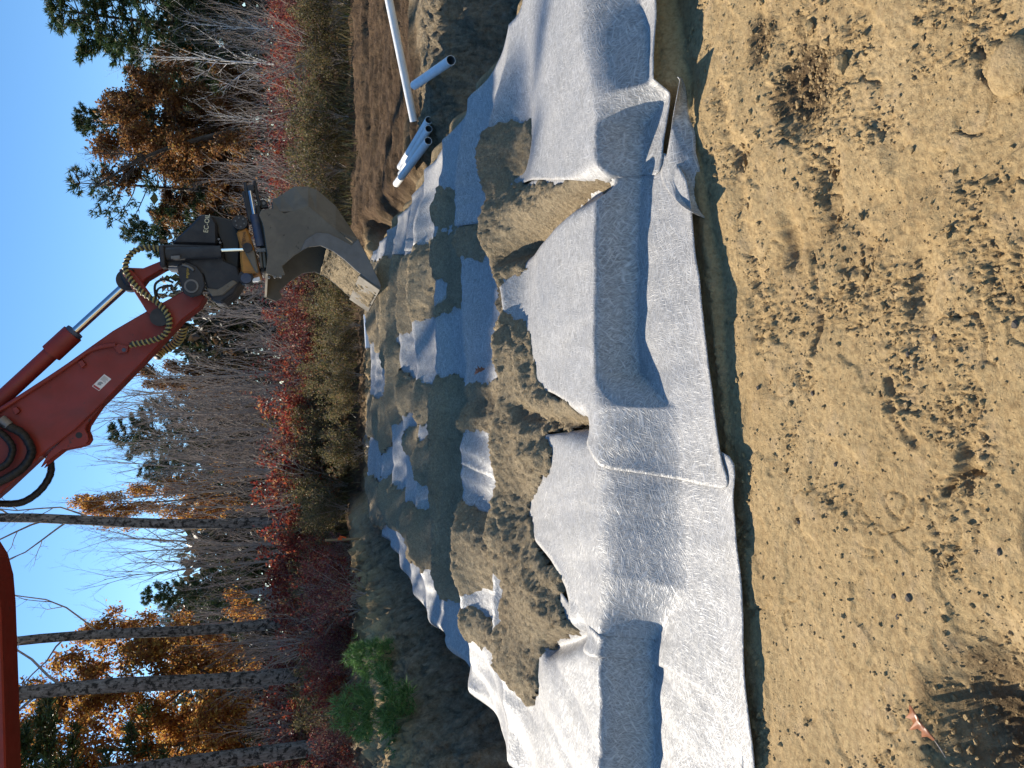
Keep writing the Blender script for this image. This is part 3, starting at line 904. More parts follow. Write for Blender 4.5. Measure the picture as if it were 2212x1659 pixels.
# welded seam flanges, lug and pads on the stick
prism('lifting_lug', [(640, 940), (560, 1035), (535, 1065), (528, 1095), (545, 1125), (551, 1160), (530, 1187), (480, 1200), (390, 1217), (330, 1262), (250, 1330), (300, 1240), (470, 1075), (600, 940)], z2, SN + 0.06, SN + 0.14, M['red'], stick, 0.006)
prism('lifting_lug', [(640, 955), (580, 1045), (560, 1075), (553, 1105), (566, 1130), (572, 1160), (551, 1192), (500, 1208), (410, 1225), (350, 1272), (270, 1335), (320, 1250), (490, 1085), (620, 950)], z2, SF - 0.14, SF - 0.06, M['red'], stick, 0.006)
disc('dark_hole_disc', z2, (490, 1128), 17, SN + 0.056, SN + 0.075, M['rubber'], stick)  # dark disc instead of an open hole, its shade put into the colour
hose('grease_pipe', z2, [(-60, 1010), (20, 958), (310, 770), (480, 655), (560, 600), (660, 572), (720, 566)], SN - 0.035, 0.028, M['red'], stick)
for c in ((505, 690), (95, 980)):
    prism('pipe_clamp', [(c[0] - 22, c[1] - 18), (c[0] + 5, c[1] - 30), (c[0] + 28, c[1] - 2), (c[0], c[1] + 22)], z2, SN - 0.06, SN + 0.005, M['red'], stick, 0.004)
prism('hose_block', [(705, 580), (735, 560), (800, 575), (790, 612), (735, 620)], z2, SN - 0.05, SN + 0.005, M['red'], stick, 0.004)
disc('bolt', z2, (770, 597), 11, SN - 0.058, SN, M['bluesteel'], stick, 10)
# warning plate
d0 = lambda zx, zy: (zx * 0.2645, 713.0 + zy * 0.2645)
dec = prism('warning_plate', [(750, 458), (850, 360), (908, 400), (808, 497)], d0, SN - 0.006, SN + 0.002, M['decal'], stick, 0)


def dpt(u, v):
    return (750 + 100 * u + 58 * v, 458 - 98 * u + 39.5 * v)


def dquad(name, u0, u1, v0, v1, mat):
    q = [dpt(u0, v0), dpt(u1, v0), dpt(u1, v1), dpt(u0, v1)]
    return prism(name, q, d0, SN - 0.0085, SN - 0.005, mat, dec, 0)


dquad('header_band', 0.03, 0.15, 0.06, 0.94, M['decalred'])
prism('pictogram', [dpt(0.25, 0.3), dpt(0.38, 0.2), dpt(0.5, 0.3), dpt(0.55, 0.5), dpt(0.48, 0.75), dpt(0.42, 0.55), dpt(0.36, 0.7), dpt(0.3, 0.6)], d0, SN - 0.0085, SN - 0.005, M['decalgrey'], dec, 0)
for k in range(6):
    dquad('print_line', 0.62 + k * 0.055, 0.64 + k * 0.055, 0.1, 0.85 - 0.1 * (k % 3), M['decalgrey'])
# bucket cylinder
bar = rod('cylinder_barrel', P3(z2, (-420, 1296), YC), P3(z2, (392, 548), YC), 0.100, M['red'], sides=28)
rod('cylinder_gland', P3(z2, (318, 618), YC), P3(z2, (452, 495), YC), 0.134, M['red'], bar, 28)
rod('gland_ring', P3(z2, (452, 495), YC), P3(z2, (468, 480), YC), 0.112, M['bluesteel'], bar, 28)
rod('cylinder_rod', P3(z2, (455, 492), YC), P3(z2, (775, 200), YC), 0.056, M['chrome'], bar, 28)
disc('rod_end', z2, (795, 160), 62, YC - 0.10, YC + 0.10, M['black'])
# linkage
for y0 in (SN - 0.07, SF + 0.02):
    prism('link_plate', [(760, 120), (810, 95), (850, 130), (1025, 375), (1020, 425), (985, 435), (945, 410)], z2, y0, y0 + 0.05, M['red'], bevel=0.01)
disc('pivot_boss', z2, (990, 393), 50, SN - 0.11, SN - 0.05, M['black'])
prism('link_arm', [(120, 665), (180, 650), (300, 655), (440, 598), (470, 640), (440, 665), (320, 735), (280, 790), (200, 760)], e, YC - 0.12, YC + 0.16, M['red'], bevel=0.015)
prism('link_guard', [(128, 668), (170, 645), (232, 660), (238, 740), (215, 790), (170, 780), (135, 720)], e, YC - 0.16, YC + 0.2, M['black'], bevel=0.02)
# hoses
hose('hydraulic_hose', e, [(420, 520), (370, 508), (300, 508), (215, 550), (172, 650), (215, 745), (300, 835), (400, 900), (475, 985), (492, 1060), (455, 1140), (350, 1185), (205, 1212)], SN - 0.15, 0.030, M['rubber'], wrap=M['yellowwrap'])
hose('hydraulic_hose', e, [(395, 880), (385, 800), (400, 760), (450, 738), (520, 760)], SN - 0.05, 0.016, M['rubber'])
hose('hydraulic_hose', e, [(420, 880), (400, 830), (430, 795), (520, 785)], SN - 0.03, 0.014, M['rubber'])
hose('hydraulic_hose', e, [(590, 1080), (575, 1150, 0.1), (520, 1215, 0.2), (440, 1262, 0.2), (400, 1300, 0.1)], SF + 0.02, 0.05, M['rubber'], wrap=M['yellowwrap'])
hose('hydraulic_hose', z2, [(-120, 1010), (-20, 1040), (60, 1075), (140, 1120), (190, 1200), (192, 1250), (150, 1320), (70, 1380), (-60, 1440), (-160, 1450)], SN - 0.11, 0.052, M['rubber'], ribs=True)
hose('hydraulic_hose', z2, [(-120, 1075), (-20, 1100), (35, 1140), (72, 1190), (76, 1235), (45, 1300), (-20, 1340), (-120, 1380)], SN - 0.13, 0.042, M['rubber'], ribs=True)
hose('hydraulic_hose', z2, [(300, 1260), (318, 1330), (300, 1400), (240, 1480), (150, 1540), (60, 1555), (-60, 1545), (-150, 1500)], SF - 0.05, 0.045, M['rubber'], ribs=True)
rod('hose_ferrule', P3(z2, (5, 1025), SN - 0.11), P3(z2, (55, 1068), SN - 0.11), 0.058, M['wear'])

# tiltrotator between stick and bucket
B0 = YC - 0.38
tr_ = prism('tiltrotator', [(415, 490), (500, 480), (700, 486), (840, 490), (885, 535), (890, 600), (985, 640), (1012, 745), (962, 832), (870, 902), (800, 892), (765, 800), (735, 705), (620, 650), (540, 640), (430, 628)], e, B0, YC + 0.34, M['black'], bevel=0.02)
hs = prism('rotator_housing', [(500, 478), (545, 432), (640, 345), (695, 288), (712, 262), (800, 268), (838, 330), (842, 488)], e, B0 + 0.05, YC + 0.28, M['black'], tr_, 0.03)
p = P3(e, (764, 330), B0 + 0.046); lettering('lettering', 'EC-OIL', p, 0.083, M['cream'], hs, 0.10)
prism('valve_block', [(780, 268), (850, 282), (960, 305), (1003, 380), (1003, 480), (995, 660), (900, 660), (870, 480)], e, B0 + 0.14, YC + 0.25, M['rubber'], tr_, 0.02)
ro = prism('rotor_housing', [(975, 388), (1048, 352), (1078, 420), (1102, 500), (1142, 660), (1136, 692), (1018, 690), (1006, 600), (1000, 480)], e, B0 - 0.06, YC + 0.42, M['yellow'], tr_, 0.025)
p = P3(e, (1028, 442), B0 - 0.064); lettering('lettering', 'engcon', p, 0.066, M['letterdark'], ro, 0.18)
cp = disc('swivel_cap', e, (1003, 322), 48, B0 - 0.10, B0 + 0.2, M['black'], tr_)
for k in range(6):
    a = k * math.pi / 3 + 0.3
    disc('bolt', e, (1003 + 33 * math.cos(a), 322 + 33 * math.sin(a)), 6, B0 - 0.115, B0 - 0.09, M['wear'], tr_, 8)
tc = rod('tilt_cylinder', P3(e, (470, 556), B0 - 0.06), P3(e, (868, 538), B0 - 0.06), 0.085, M['black'], tr_, 24)
prism('cylinder_head', [(412, 488), (452, 486), (462, 640), (425, 648)], e, B0 - 0.16, B0 + 0.1, M['black'], tr_, 0.012)
rod('tilt_rod', P3(e, (866, 527), B0 - 0.06), P3(e, (1038, 521), B0 - 0.06), 0.024, M['chrome'], tr_, 16)
disc('rod_clevis', e, (1058, 505), 32, B0 - 0.13, B0 + 0.02, M['black'], tr_)
prism('rotor_cover', [(1030, 520), (1078, 505), (1110, 530), (1140, 680), (1120, 690), (1050, 560)], e, B0 - 0.10, B0, M['bucket'], tr_, 0.015)
disc('swivel_cap', e, (1046, 722), 48, B0 - 0.02, B0 + 0.25, M['black'], tr_)
disc('cap_face', e, (1048, 728), 34, B0 - 0.04, B0 - 0.01, M['bluesteel'], tr_)
prism('locking_tooth', [(1088, 735), (1145, 715), (1152, 738), (1135, 748), (1092, 752)], e, B0 - 0.02, B0 + 0.12, M['pvc'], tr_, 0.006)
rod('fitting', P3(e, (505, 580), B0 - 0.16), P3(e, (568, 576), B0 - 0.16), 0.024, M['wear'], tr_, 10)
hose('fitting_pipe', e, [(585, 630), (620, 640), (650, 655), (668, 672)], B0 - 0.08, 0.018, M['wear'], tr_)
for q in ((860, 470), (850, 445), (815, 578), (848, 580)):
    disc('bolt', e, q, 8, B0 - 0.03, B0 + 0.1, M['wear'], tr_, 8)
lg = prism('pin_lug', [(545, 640), (610, 605), (690, 640), (735, 700), (752, 780), (725, 845), (650, 868), (595, 838), (575, 780)], e, B0 - 0.05, B0 + 0.02, M['black'], tr_, 0.012)
disc('pin_ring', e, (650, 785), 45, B0 - 0.075, B0 - 0.03, M['wear'], tr_)
disc('pin', e, (650, 785), 33, B0 - 0.085, B0 - 0.03, M['black'], tr_)
p = P3(e, (621, 690), B0 - 0.053); lettering('lettering', 'engcon', p, 0.05, M['letteryel'], lg, 0.05)
prism('stop_bracket', [(760, 800), (840, 810), (950, 740), (985, 760), (880, 850), (800, 860)], e, B0 - 0.03, B0 + 0.1, M['bucket'], tr_, 0.012)

# bucket hitch with its grab cylinder
ht = prism('bucket_hitch', [(1112, 200), (1150, 196), (1178, 330), (1212, 480), (1212, 600), (1185, 680), (1150, 680), (1150, 500), (1128, 330)], e, B0, YC + 0.35, M['rubber'], exc, 0.015)
gc = rod('grab_cylinder', P3(e, (1108, 268), B0 - 0.03), P3(e, (1152, 498), B0 - 0.03), 0.058, M['bluesteel'], ht, 22)
rod('grab_rod', P3(e, (1078, 96), B0 - 0.03), P3(e, (1110, 272), B0 - 0.03), 0.030, M['chrome'], ht, 18)
for q in ([(1028, 35), (1052, 28), (1068, 120), (1098, 280), (1076, 290), (1045, 150)], [(1098, 22), (1118, 16), (1140, 120), (1160, 200), (1138, 214), (1112, 110)], [(1020, 100), (1040, 96), (1078, 250), (1090, 330), (1065, 320)]):
    prism('grab_arm', q, e, B0 + 0.0, B0 + 0.12, M['black'], ht, 0.01)
prism('grab_yoke', [(1052, 58), (1104, 46), (1112, 92), (1064, 104)], e, B0 - 0.05, B0 + 0.1, M['black'], ht, 0.01)
pl = prism('hitch_plate', [(1140, 165), (1180, 155), (1200, 175), (1212, 215), (1150, 222)], e, B0 + 0.05, B0 + 0.12, M['black'], ht, 0.008)
disc('bolt', e, (1177, 184), 11, B0 + 0.035, B0 + 0.06, M['wear'], ht, 10)
prism('hitch_clamp', [(1126, 512), (1192, 508), (1194, 535), (1128, 540)], e, B0 - 0.09, B0 + 0.05, M['wear'], ht, 0.008)
for q in (1150, 1176):
    rod('hitch_bar', P3(e, (q, 535), B0 - 0.05), P3(e, (q + 12, 650), B0 - 0.05), 0.018, M['bucket'], ht, 10)

# bucket
BN = YC - 0.62
BF = YC + 0.52
SH = np.array([-0.20, 0, 0.07])
inner = [(2022, 797), (1930, 737), (1850, 674), (1760, 592), (1680, 532), (1590, 492), (1500, 502), (1400, 562), (1310, 642), (1332, 700), (1280, 726), (1190, 692)]
crease = [(1205, 560), (1197, 430), (1168, 330), (1142, 268), (1160, 232), (1245, 225), (1330, 258), (1500, 200), (1600, 285), (1700, 372), (1820, 475), (1862, 442), (1940, 590), (2028, 778)]
outer = [(1160, 232), (1240, 222), (1240, 160), (1300, 128), (1400, 62), (1500, 66), (1560, 84), (1700, 205), (1855, 438)]
bk = prism('bucket', inner + crease, e, BN, BN + 0.03, M['bucket'], exc, 0.006)
# bevelled corner between the side plate and the back
cl = [(1160, 232), (1245, 225), (1300, 243), (1400, 240), (1500, 200), (1560, 250), (1600, 285), (1700, 372), (1840, 462)]
mb = MB()
a_ = np.array([P3(e, q, BN + 0.004) for q in cl]); b_ = np.array([P3(e, q, BN + 0.30) for q in outer])
n = len(cl); i = np.arange(n - 1)
mb.add(np.concatenate([a_, b_]), np.stack([i, i + 1, n + i + 1, n + i], -1))
o = part(mb.build('corner_plate', M['bucket'], None, False), bk); so = o.modifiers.new('t', 'SOLIDIFY'); so.thickness = 0.02
# back shell from the near corner to the far side
back_n = np.array([P3(e, q, BN + 0.30) for q in outer] + [P3(e, (1945, 600), BN + 0.02), P3(e, (2028, 785), BN + 0.02)])
back_f = np.array([P3(e, q, BN + 0.30) for q in outer] + [P3(e, (1945, 600), BN + 0.02), P3(e, (2028, 785), BN + 0.02)])
back_f = back_f + SH * np.array([1, 0, 1]); back_f[:, 1] = BF
mb = MB(); n = len(back_n); i = np.arange(n - 1)
mb.add(np.concatenate([back_n, back_f]), np.stack([i, i + 1, n + i + 1, n + i], -1))
o = part(mb.build('back_shell', M['bucket'], None, True), bk); so = o.modifiers.new('t', 'SOLIDIFY'); so.thickness = 0.025
# far side plate
far = [tuple(np.array(xz(*e(*q), BN)) + np.array([SH[0], SH[2]])) for q in inner + [(1205, 560), (1197, 430), (1160, 232)] + outer[1:] + [(1940, 590), (2028, 778)]]
prism_w('side_plate', far, BF - 0.03, BF, M['bucket'], bk, 0.006)
prism('side_cutter', [(2022, 797), (1930, 737), (1850, 674), (1760, 592), (1680, 532), (1590, 492), (1500, 502), (1440, 536), (1480, 450), (1560, 398), (1650, 404), (1730, 442), (1815, 490), (1862, 448), (1940, 592), (2030, 782)], e, BN - 0.018, BN + 0.004, M['wear'], bk, 0.005)
# lip: thick cutting edge right across
lipn = [P3(e, q, BN) for q in ((2032, 800), (1880, 690), (1868, 712), (2018, 815))]
lv = np.array(lipn + [np.array([q[0] + SH[0], BF, q[2] + SH[2]]) for q in lipn])
mb = MB(); mb.add(lv, [[0, 1, 2, 3], [4, 7, 6, 5], [0, 4, 5, 1], [1, 5, 6, 2], [2, 6, 7, 3], [3, 7, 4, 0]])
part(mb.build('cutting_edge', M['bucket'], None, False), bk)
# top plate under the hitch
tpn = [P3(e, q, BN) for q in ((1190, 692), (1205, 560), (1160, 232))]
tv = np.array(tpn + [np.array([q[0] + SH[0], BF, q[2] + SH[2]]) for q in tpn])
mb = MB(); mb.add(tv, [[0, 1, 4, 3], [1, 2, 5, 4]])
o = part(mb.build('top_plate', M['bucket'], None, False), bk); so = o.modifiers.new('t', 'SOLIDIFY'); so.thickness = 0.03
for k in range(3):
    disc('edge_stud', e, (1215 + k * 42, 722 - 3 * k), 9, BN - 0.02, BN + 0.03, M['wear'], bk, 10)
# sand still lying in the mouth of the bucket
uu, vv = np.meshgrid(np.linspace(0, 1, 60), np.linspace(0, 1, 40))
cin = catmull(np.array([P3(e, q, BN + 0.03) for q in ((2012, 792), (1930, 727), (1850, 664), (1760, 585), (1690, 535), (1640, 512))]), 12, False)
cin = cin[np.linspace(0, len(cin) - 1, 60).astype(int)]
base = cin[None] + vv[..., None] * (SH + np.array([0, BF - BN - 0.06, 0]))
hump = np.sin(np.pi * np.clip(vv, 0, 1)) * 0.05
nz_ = np.abs(perlin(uu * 7, vv * 9, 301)) * 0.10 + np.abs(perlin(uu * 19, vv * 22, 302)) * 0.05 + np.abs(perlin(uu * 40, vv * 44, 303)) * 0.03
base[..., 0] += 0.03 - hump - nz_; base[..., 2] += hump * 0.3 + 0.01
ii = np.arange(60 * 40).reshape(40, 60)
q = np.stack([ii[:-1, :-1], ii[:-1, 1:], ii[1:, 1:], ii[1:, :-1]], -1).reshape(-1, 4)
o = link('bucket_sand', make_mesh('bucket_sand', base.reshape(-1, 3), q), M['fill'])
tag(o, 'grey sand clinging in the mouth of the bucket', 'sand', kind='stuff')

# machine body, standing beyond the picture's edge
bx0 = EXB.x; gz0 = EXB.z
for sy in (-1.25, 1.25):
    mb = MB()
    L = 2.1; prof = []
    for k in range(24):
        a = k / 24 * 2 * math.pi
        prof.append((bx0 + math.copysign(L - 0.42, math.cos(a)) + 0.42 * math.cos(a), gz0 + 0.46 + 0.42 * math.sin(a)))
    prism_w('track', prof, YC + sy - 0.3, YC + sy + 0.3, M['black'], bevel=0.02)
prism_w('undercarriage', [(bx0 - 0.9, gz0 + 0.4), (bx0 + 0.9, gz0 + 0.4), (bx0 + 0.7, gz0 + 1.0), (bx0 - 0.7, gz0 + 1.0)], YC - 0.95, YC + 0.95, M['black'])
prism_w('engine_house', [(bx0 - 2.6, gz0 + 1.05), (bx0 + 1.5, gz0 + 1.05), (bx0 + 1.5, gz0 + 1.6), (bx0 + 0.3, gz0 + 2.1), (bx0 - 2.0, gz0 + 2.3), (bx0 - 2.75, gz0 + 2.0)], YC - 1.3, YC + 1.3, M['red'], bevel=0.06)
cab = prism_w('cab', [(bx0 - 0.1, gz0 + 1.1), (bx0 + 1.7, gz0 + 1.1), (bx0 + 1.75, gz0 + 1.8), (bx0 + 1.35, gz0 + 2.95), (bx0 + 0.0, gz0 + 3.0)], YC + 0.35, YC + 1.3, M['red'], bevel=0.05)
prism_w('cab_window', [(bx0 + 0.1, gz0 + 1.9), (bx0 + 1.5, gz0 + 1.9), (bx0 + 1.22, gz0 + 2.8), (bx0 + 0.1, gz0 + 2.82)], YC + 0.33, YC + 0.36, M['glass'], cab, 0)

# ------------------------------------------------------------------ pipes, stake, leaves, stones
def pipe(a, b, r, label, group=None):
    a = np.array(a, float); b = np.array(b, float)
    mb = MB(); mb.tube([a, a + (b - a) * 0.02, a + (b - a) * 0.98, b], r, 28, cap=False)
    o = mb.build('plastic_pipe', M['pvc'])
    mi = MB()
    mi.tube([a, b], r - 0.006, 28, cap=False)
    me_i = mi.mesh('bore', True); me_i.flip_normals()
    bo = link('bore', me_i, M['pvcin'], o)
    for c, t in ((a, a - b), (b, b - a)):
        mr = MB()
        t = t / np.linalg.norm(t)
        u = np.cross(t, [0.2, 0.1, 1]); u /= np.linalg.norm(u); w = np.cross(t, u)
        an = np.arange(28) * 2 * math.pi / 28
        d = np.cos(an)[:, None] * u + np.sin(an)[:, None] * w
        v = np.concatenate([c + d * r, c + d * (r - 0.006)]); j = np.arange(28); jn = (j + 1) % 28
        mr.add(v, np.stack([j, jn, 28 + jn, 28 + j], -1))
        mr.build('cut_end', M['pvc'], o, False)
    tag(o, label, 'pipe', group)
    return o


pipe(atY(894, 262, 10.7), atY(832, -40, 10.1), 0.054, 'long white plastic pipe slanting up from the top of the sandy bank')
pipe(atY(974, 130, 8.7), atY(895, 184, 9.95), 0.056, 'white plastic pipe hanging alone over the bank edge, open end out')
pipe(atY(926, 259, 9.65), atY(864, 361, 11.4), 0.047, 'white plastic pipe, far one of three lying side by side on the bank')
pipe(atY(926, 278, 9.65), atY(866, 376, 11.4), 0.047, 'white plastic pipe squeezed between two others on the bank')
pipe(atY(925, 304, 9.6), atY(856, 397, 11.3), 0.050, 'white plastic pipe of three on the bank, the one nearest the fabric')
pipe(atY(796, 752, 13.6), atY(792, 680, 13.7), 0.055, 'pale plastic pipe end poking from sand behind the bucket tip')
pipe(atY(806, 1046, 13.4), atY(800, 1020, 13.5), 0.055, 'stub of pale plastic pipe by the sand heap at the far end')

a = np.array(atY(815, 1166, 13.7)); b = np.array(atY(702, 1163, 13.7))
mb = MB(); ax = (b - a); L = np.linalg.norm(ax); ax /= L
mb.box((a + b) / 2, (0.019, 0.012, L / 2))
st = mb.build('survey_stake', M['wood'], None, False)
tag(st, 'thin wooden survey stake with orange mark beside the sand heap', 'stake')
mb = MB(); c = a + ax * L * 0.72; mb.box(c, (0.022, 0.015, 0.035)); mb.box(c + np.array([0.03, -0.01, -0.05]), (0.012, 0.003, 0.06), Matrix.Rotation(0.3, 3, 'Y'))
mb.build('orange_ribbon', M['orange'], st, False)


def oak_leaf(name, loc, size, rz, label, tilt=(0.2, -0.25)):
    half = [(0, 0.0), (0.06, 0.02), (0.10, 0.16), (0.22, 0.22), (0.12, 0.32), (0.16, 0.42), (0.33, 0.5), (0.17, 0.58), (0.15, 0.68), (0.27, 0.8), (0.12, 0.84), (0.08, 0.93), (0, 1.0)]
    v = []; f = []
    n = len(half)
    for k, (x, y) in enumerate(half): v += [(-x, y, 0), (0, y, 0), (x, y, 0)]
    v = np.array(v) * size
    v[:, 2] = 0.9 * v[:, 0] ** 2 / size * 1.6 + 0.25 * size * np.sin(v[:, 1] / size * 3.0) * 0.4
    for k in range(n - 1):
        q = 3 * k
        f += [[q, q + 1, q + 4, q + 3], [q + 1, q + 2, q + 5, q + 4]]
    mb = MB(); mb.add(v, np.array(f))
    o = mb.build(name, M['dryleaf'], None, True)
    o.location = loc; o.rotation_euler = (tilt[0], tilt[1], rz)
    so = o.modifiers.new('t', 'SOLIDIFY'); so.thickness = 0.0008
    m2 = MB(); m2.tube([(0, -0.45 * size, 0.02 * size), (0, -0.2 * size, 0.0), (0, 0.02 * size, 0.0)], 0.0012, 5)
    m2.build('leaf_stalk', M['barktwig'], o)
    tag(o, label, 'leaf')
    return o


x, y = gpt(2003, 1562); oak_leaf('oak_leaf', (x - 0.03, y - 0.035, gz(x, y) + 0.03), 0.10, -0.75, 'curled red brown oak leaf lying on the trodden sand', (0.12, -0.15))
x, y = bedpt(1061, 797); oak_leaf('oak_leaf', (x, y, float(bed_top(np.array([x]), np.array([y]))[0]) + 0.07), 0.11, 0.4, 'dark fallen oak leaf on the shaded fabric at a sand edge', (0.5, 0.2))


def lump(n, rs, sub=1, sq=(1, 1, 0.7), jit=0.25):
    bm = bmesh.new(); bmesh.ops.create_icosphere(bm, subdivisions=sub, radius=1)
    for v in bm.verts:
        v.co *= 1 + rs.uniform(-jit, jit)
        v.co.x *= sq[0]; v.co.y *= sq[1]; v.co.z *= sq[2]
    v = np.array([v.co[:] for v in bm.verts]); f = np.array([[q.index for q in fc.verts] for fc in bm.faces]); bm.free()
    return v, f


rs = np.random.default_rng(3)
# loose crumbs on the terrace
protos0 = [lump(0, rs, 1, (1, rs.uniform(0.6, 1), 0.7), 0.42) for _ in range(16)]     # subdivision 1 = 20 faces
protos1 = [lump(0, rs, 2, (1, rs.uniform(0.6, 0.95), 0.65), 0.22) for _ in range(8)]
N = 60000
px = rs.uniform(-1.9, 2.1, N); py = rs.uniform(1.25, 3.15, N)
ok = (np.abs(px) < 0.62 * py + 0.25) & (py < near_edge(px) - 0.01)
mk = rough_mask(px, py)
for (cx, cy, rx, ry, dep) in DIPS[:3] + DIPS[6:8]:
    mk = np.maximum(mk, 1.5 * np.exp(-(((px - cx) / rx) ** 2 + ((py - cy) / ry) ** 2)))
ok &= rs.uniform(0, 1, N) < (0.07 + 0.55 * mk)
px, py, mk = px[ok], py[ok], mk[ok]
sz = np.clip(np.exp(rs.normal(math.log(0.0030), 0.5, len(px))), 0.0015, 0.011)
pz = ground_z(px, py)
mb = MB()
for k in range(len(px)):
    v, f = protos0[k % 16]
    a = rs.uniform(0, 6.28); c, s_ = math.cos(a), math.sin(a)
    w = v * sz[k]
    w = np.stack([w[:, 0] * c - w[:, 1] * s_, w[:, 0] * s_ + w[:, 1] * c, w[:, 2]], -1)
    mb.add(w + [px[k], py[k], pz[k] + sz[k] * 0.25], f)
for k in range(260):
    cx, cy, rx, ry, dep = DIPS[(0, 0, 0, 1, 2, 3, 5, 6, 7, 7)[k % 10]]
    x = cx + rs.normal(0, 0.75) * rx; y = cy + rs.normal(0, 0.75) * ry
    if y > near_edge(x) - 0.03: continue
    v, f = protos1[k % 8]; s1 = min(0.020, math.exp(rs.normal(math.log(0.0065), 0.45)))
    mb.add(v * s1 + [x, y, gz(x, y) + s1 * 0.3], f)
o = mb.build('sand_crumbs', M['ground'], None, False)
tag(o, 'loose crumbs of tan sand scattered on the trodden ground', 'sand', kind='stuff')
# single stones
for k, (dx, dy, s1) in enumerate(((1730, 1128, 0.013), (1968, 1290, 0.020), (1930, 1288, 0.013), (1940, 1333, 0.014), (2165, 1192, 0.016), (1955, 1240, 0.010), (1752, 850, 0.016),
                                  (1640, 838, 0.017), (1810, 1003, 0.014), (2195, 700, 0.018), (2020, 730, 0.018), (1965, 765, 0.014), (1925, 795, 0.011), (1560, 1375, 0.012))):
    x, y = gpt(dx, dy)
    v, f = protos1[k % 8]
    mb = MB(); s1 *= 0.55; mb.add(v * s1, f)
    o = mb.build('stone', M['stoned'], None, False)
    o.location = (x, y, gz(x, y) + s1 * 0.2)
    tag(o, 'small dark stone pressed into the trodden sand', 'stone', 'small dark stones on the sand')
for dx, dy, s1, lab, sq in ((1818, 140, 0.032, 'squarish tan clod in the dark crumbly hollow', (1.1, 0.8, 0.6)), (1772, 92, 0.022, 'small upright tan clod at the rim of the dark hollow', (0.7, 1.0, 1.0)),
                            (2196, 145, 0.062, 'smooth rounded tan rock half sunk in the sand', (1.1, 1.0, 0.42)), (1655, 130, 0.02, 'tan clod on the slope between the step and the dark hollow', (1, 0.7, 0.6))):
    x, y = gpt(dx, dy)
    v, f = lump(0, rs, 4 if s1 > 0.05 else 2, sq, 0.02 if s1 > 0.05 else 0.13)
    mb = MB(); mb.add(v * s1, f)
    o = mb.build('rock' if s1 > 0.05 else 'clod', M['ground'], None, s1 > 0.05)
    o.location = (x, y, gz(x, y) + s1 * 0.2); tag(o, lab, 'rock' if s1 > 0.05 else 'clod')

# ------------------------------------------------------------------ woods
def norm(v): return v / (np.linalg.norm(v) + 1e-9)


def grow(out, p, d, L, r, lvl, cfg, rs, tips):
    c = cfg[lvl]
    n = c['n']
    pts = [np.array(p, float)]; d = norm(np.array(d, float))
    for i in range(n):
        d = norm(d + rs.normal(0, c['wig'], 3) + np.array([0, 0, c['up']]))
        pts.append(pts[-1] + d * L / n)
    pts = np.array(pts)
    t = np.linspace(0, 1, n + 1)
    rad = r * (1 - t * (1 - c['taper']))
    out[min(lvl, len(out) - 1)].tube(pts, rad, c['sides'], cap=False)
    if lvl + 1 < len(cfg):
        k = cfg[lvl + 1]
        m = k['count'] if isinstance(k['count'], int) else rs.integers(*k['count'])
        for j in range(m):
            tt = k['t0'] + (1 - k['t0']) * (j + rs.uniform(0, 1)) / m
            tt = min(tt, 0.99)
            q = tt * n; i0 = int(q); fr = q - i0
            pp = pts[i0] * (1 - fr) + pts[i0 + 1] * fr
            dd = norm(pts[i0 + 1] - pts[i0])
            az = j * 2.4 + rs.uniform(-0.6, 0.6)
            u = norm(np.cross(dd, [0.3, 0.2, 0.93] if abs(dd[2]) < 0.8 else [1, 0.2, 0.1])); w = np.cross(dd, u)
            sp = k['spread'] * rs.uniform(0.75, 1.25)
            nd = dd * math.cos(sp) + (u * math.cos(az) + w * math.sin(az)) * math.sin(sp)
            ll = L * k['ratio'] * (1 - k.get('fall', 0.5) * tt) * rs.uniform(0.7, 1.25)
            rr = min(rad[i0] * 0.6, r * k['rr'])
            grow(out, pp, nd, ll, rr, lvl + 1, cfg, rs, tips)
    else:
        tips.append(pts)


def leaf_mesh(name, c, size, rs, droop=0.2, asp=0.55):
    c = np.asarray(c); n = len(c)
    a = rs.normal(0, 1, (n, 3)); a[:, 2] -= droop; a /= np.linalg.norm(a, axis=1, keepdims=True)
    b = rs.normal(0, 1, (n, 3)); b -= (b * a).sum(1, keepdims=True) * a; b /= np.linalg.norm(b, axis=1, keepdims=True)
    nn = np.cross(a, b)
    s = size * rs.uniform(0.6, 1.35, (n, 1))
    v = np.stack([c, c + a * s * 0.5 + b * s * asp * 0.5 + nn * s * 0.12, c + a * s, c + a * s * 0.5 - b * s * asp * 0.5 + nn * s * 0.12], 1).reshape(-1, 3)
    i = np.arange(n)[:, None] * 4
    f = np.concatenate([i + [0, 1, 2], i + [0, 2, 3]])
    return make_mesh(name, v, f, False)


def along(tips, n, rs, jit):
    k = rs.integers(0, len(tips), n); out = np.zeros((n, 3))
    for j in range(n):
        t = tips[k[j]]; u = rs.uniform(0.15, 1) * (len(t) - 1); i0 = min(int(u), len(t) - 2); fr = u - i0
        out[j] = t[i0] * (1 - fr) + t[i0 + 1] * fr
    return out + rs.normal(0, jit, (n, 3))


def proto_tree(name, wood, crown_mesh, crown_mat, wood_mat):
    """hidden source for copies: trunk and crown under an Empty"""
    return dict(name=name, trunk=wood[0].mesh('trunk'), limbs=(wood[1].mesh('limbs') if len(wood) > 1 and wood[1].v else None), crown=crown_mesh, cm=crown_mat, wm=wood_mat)


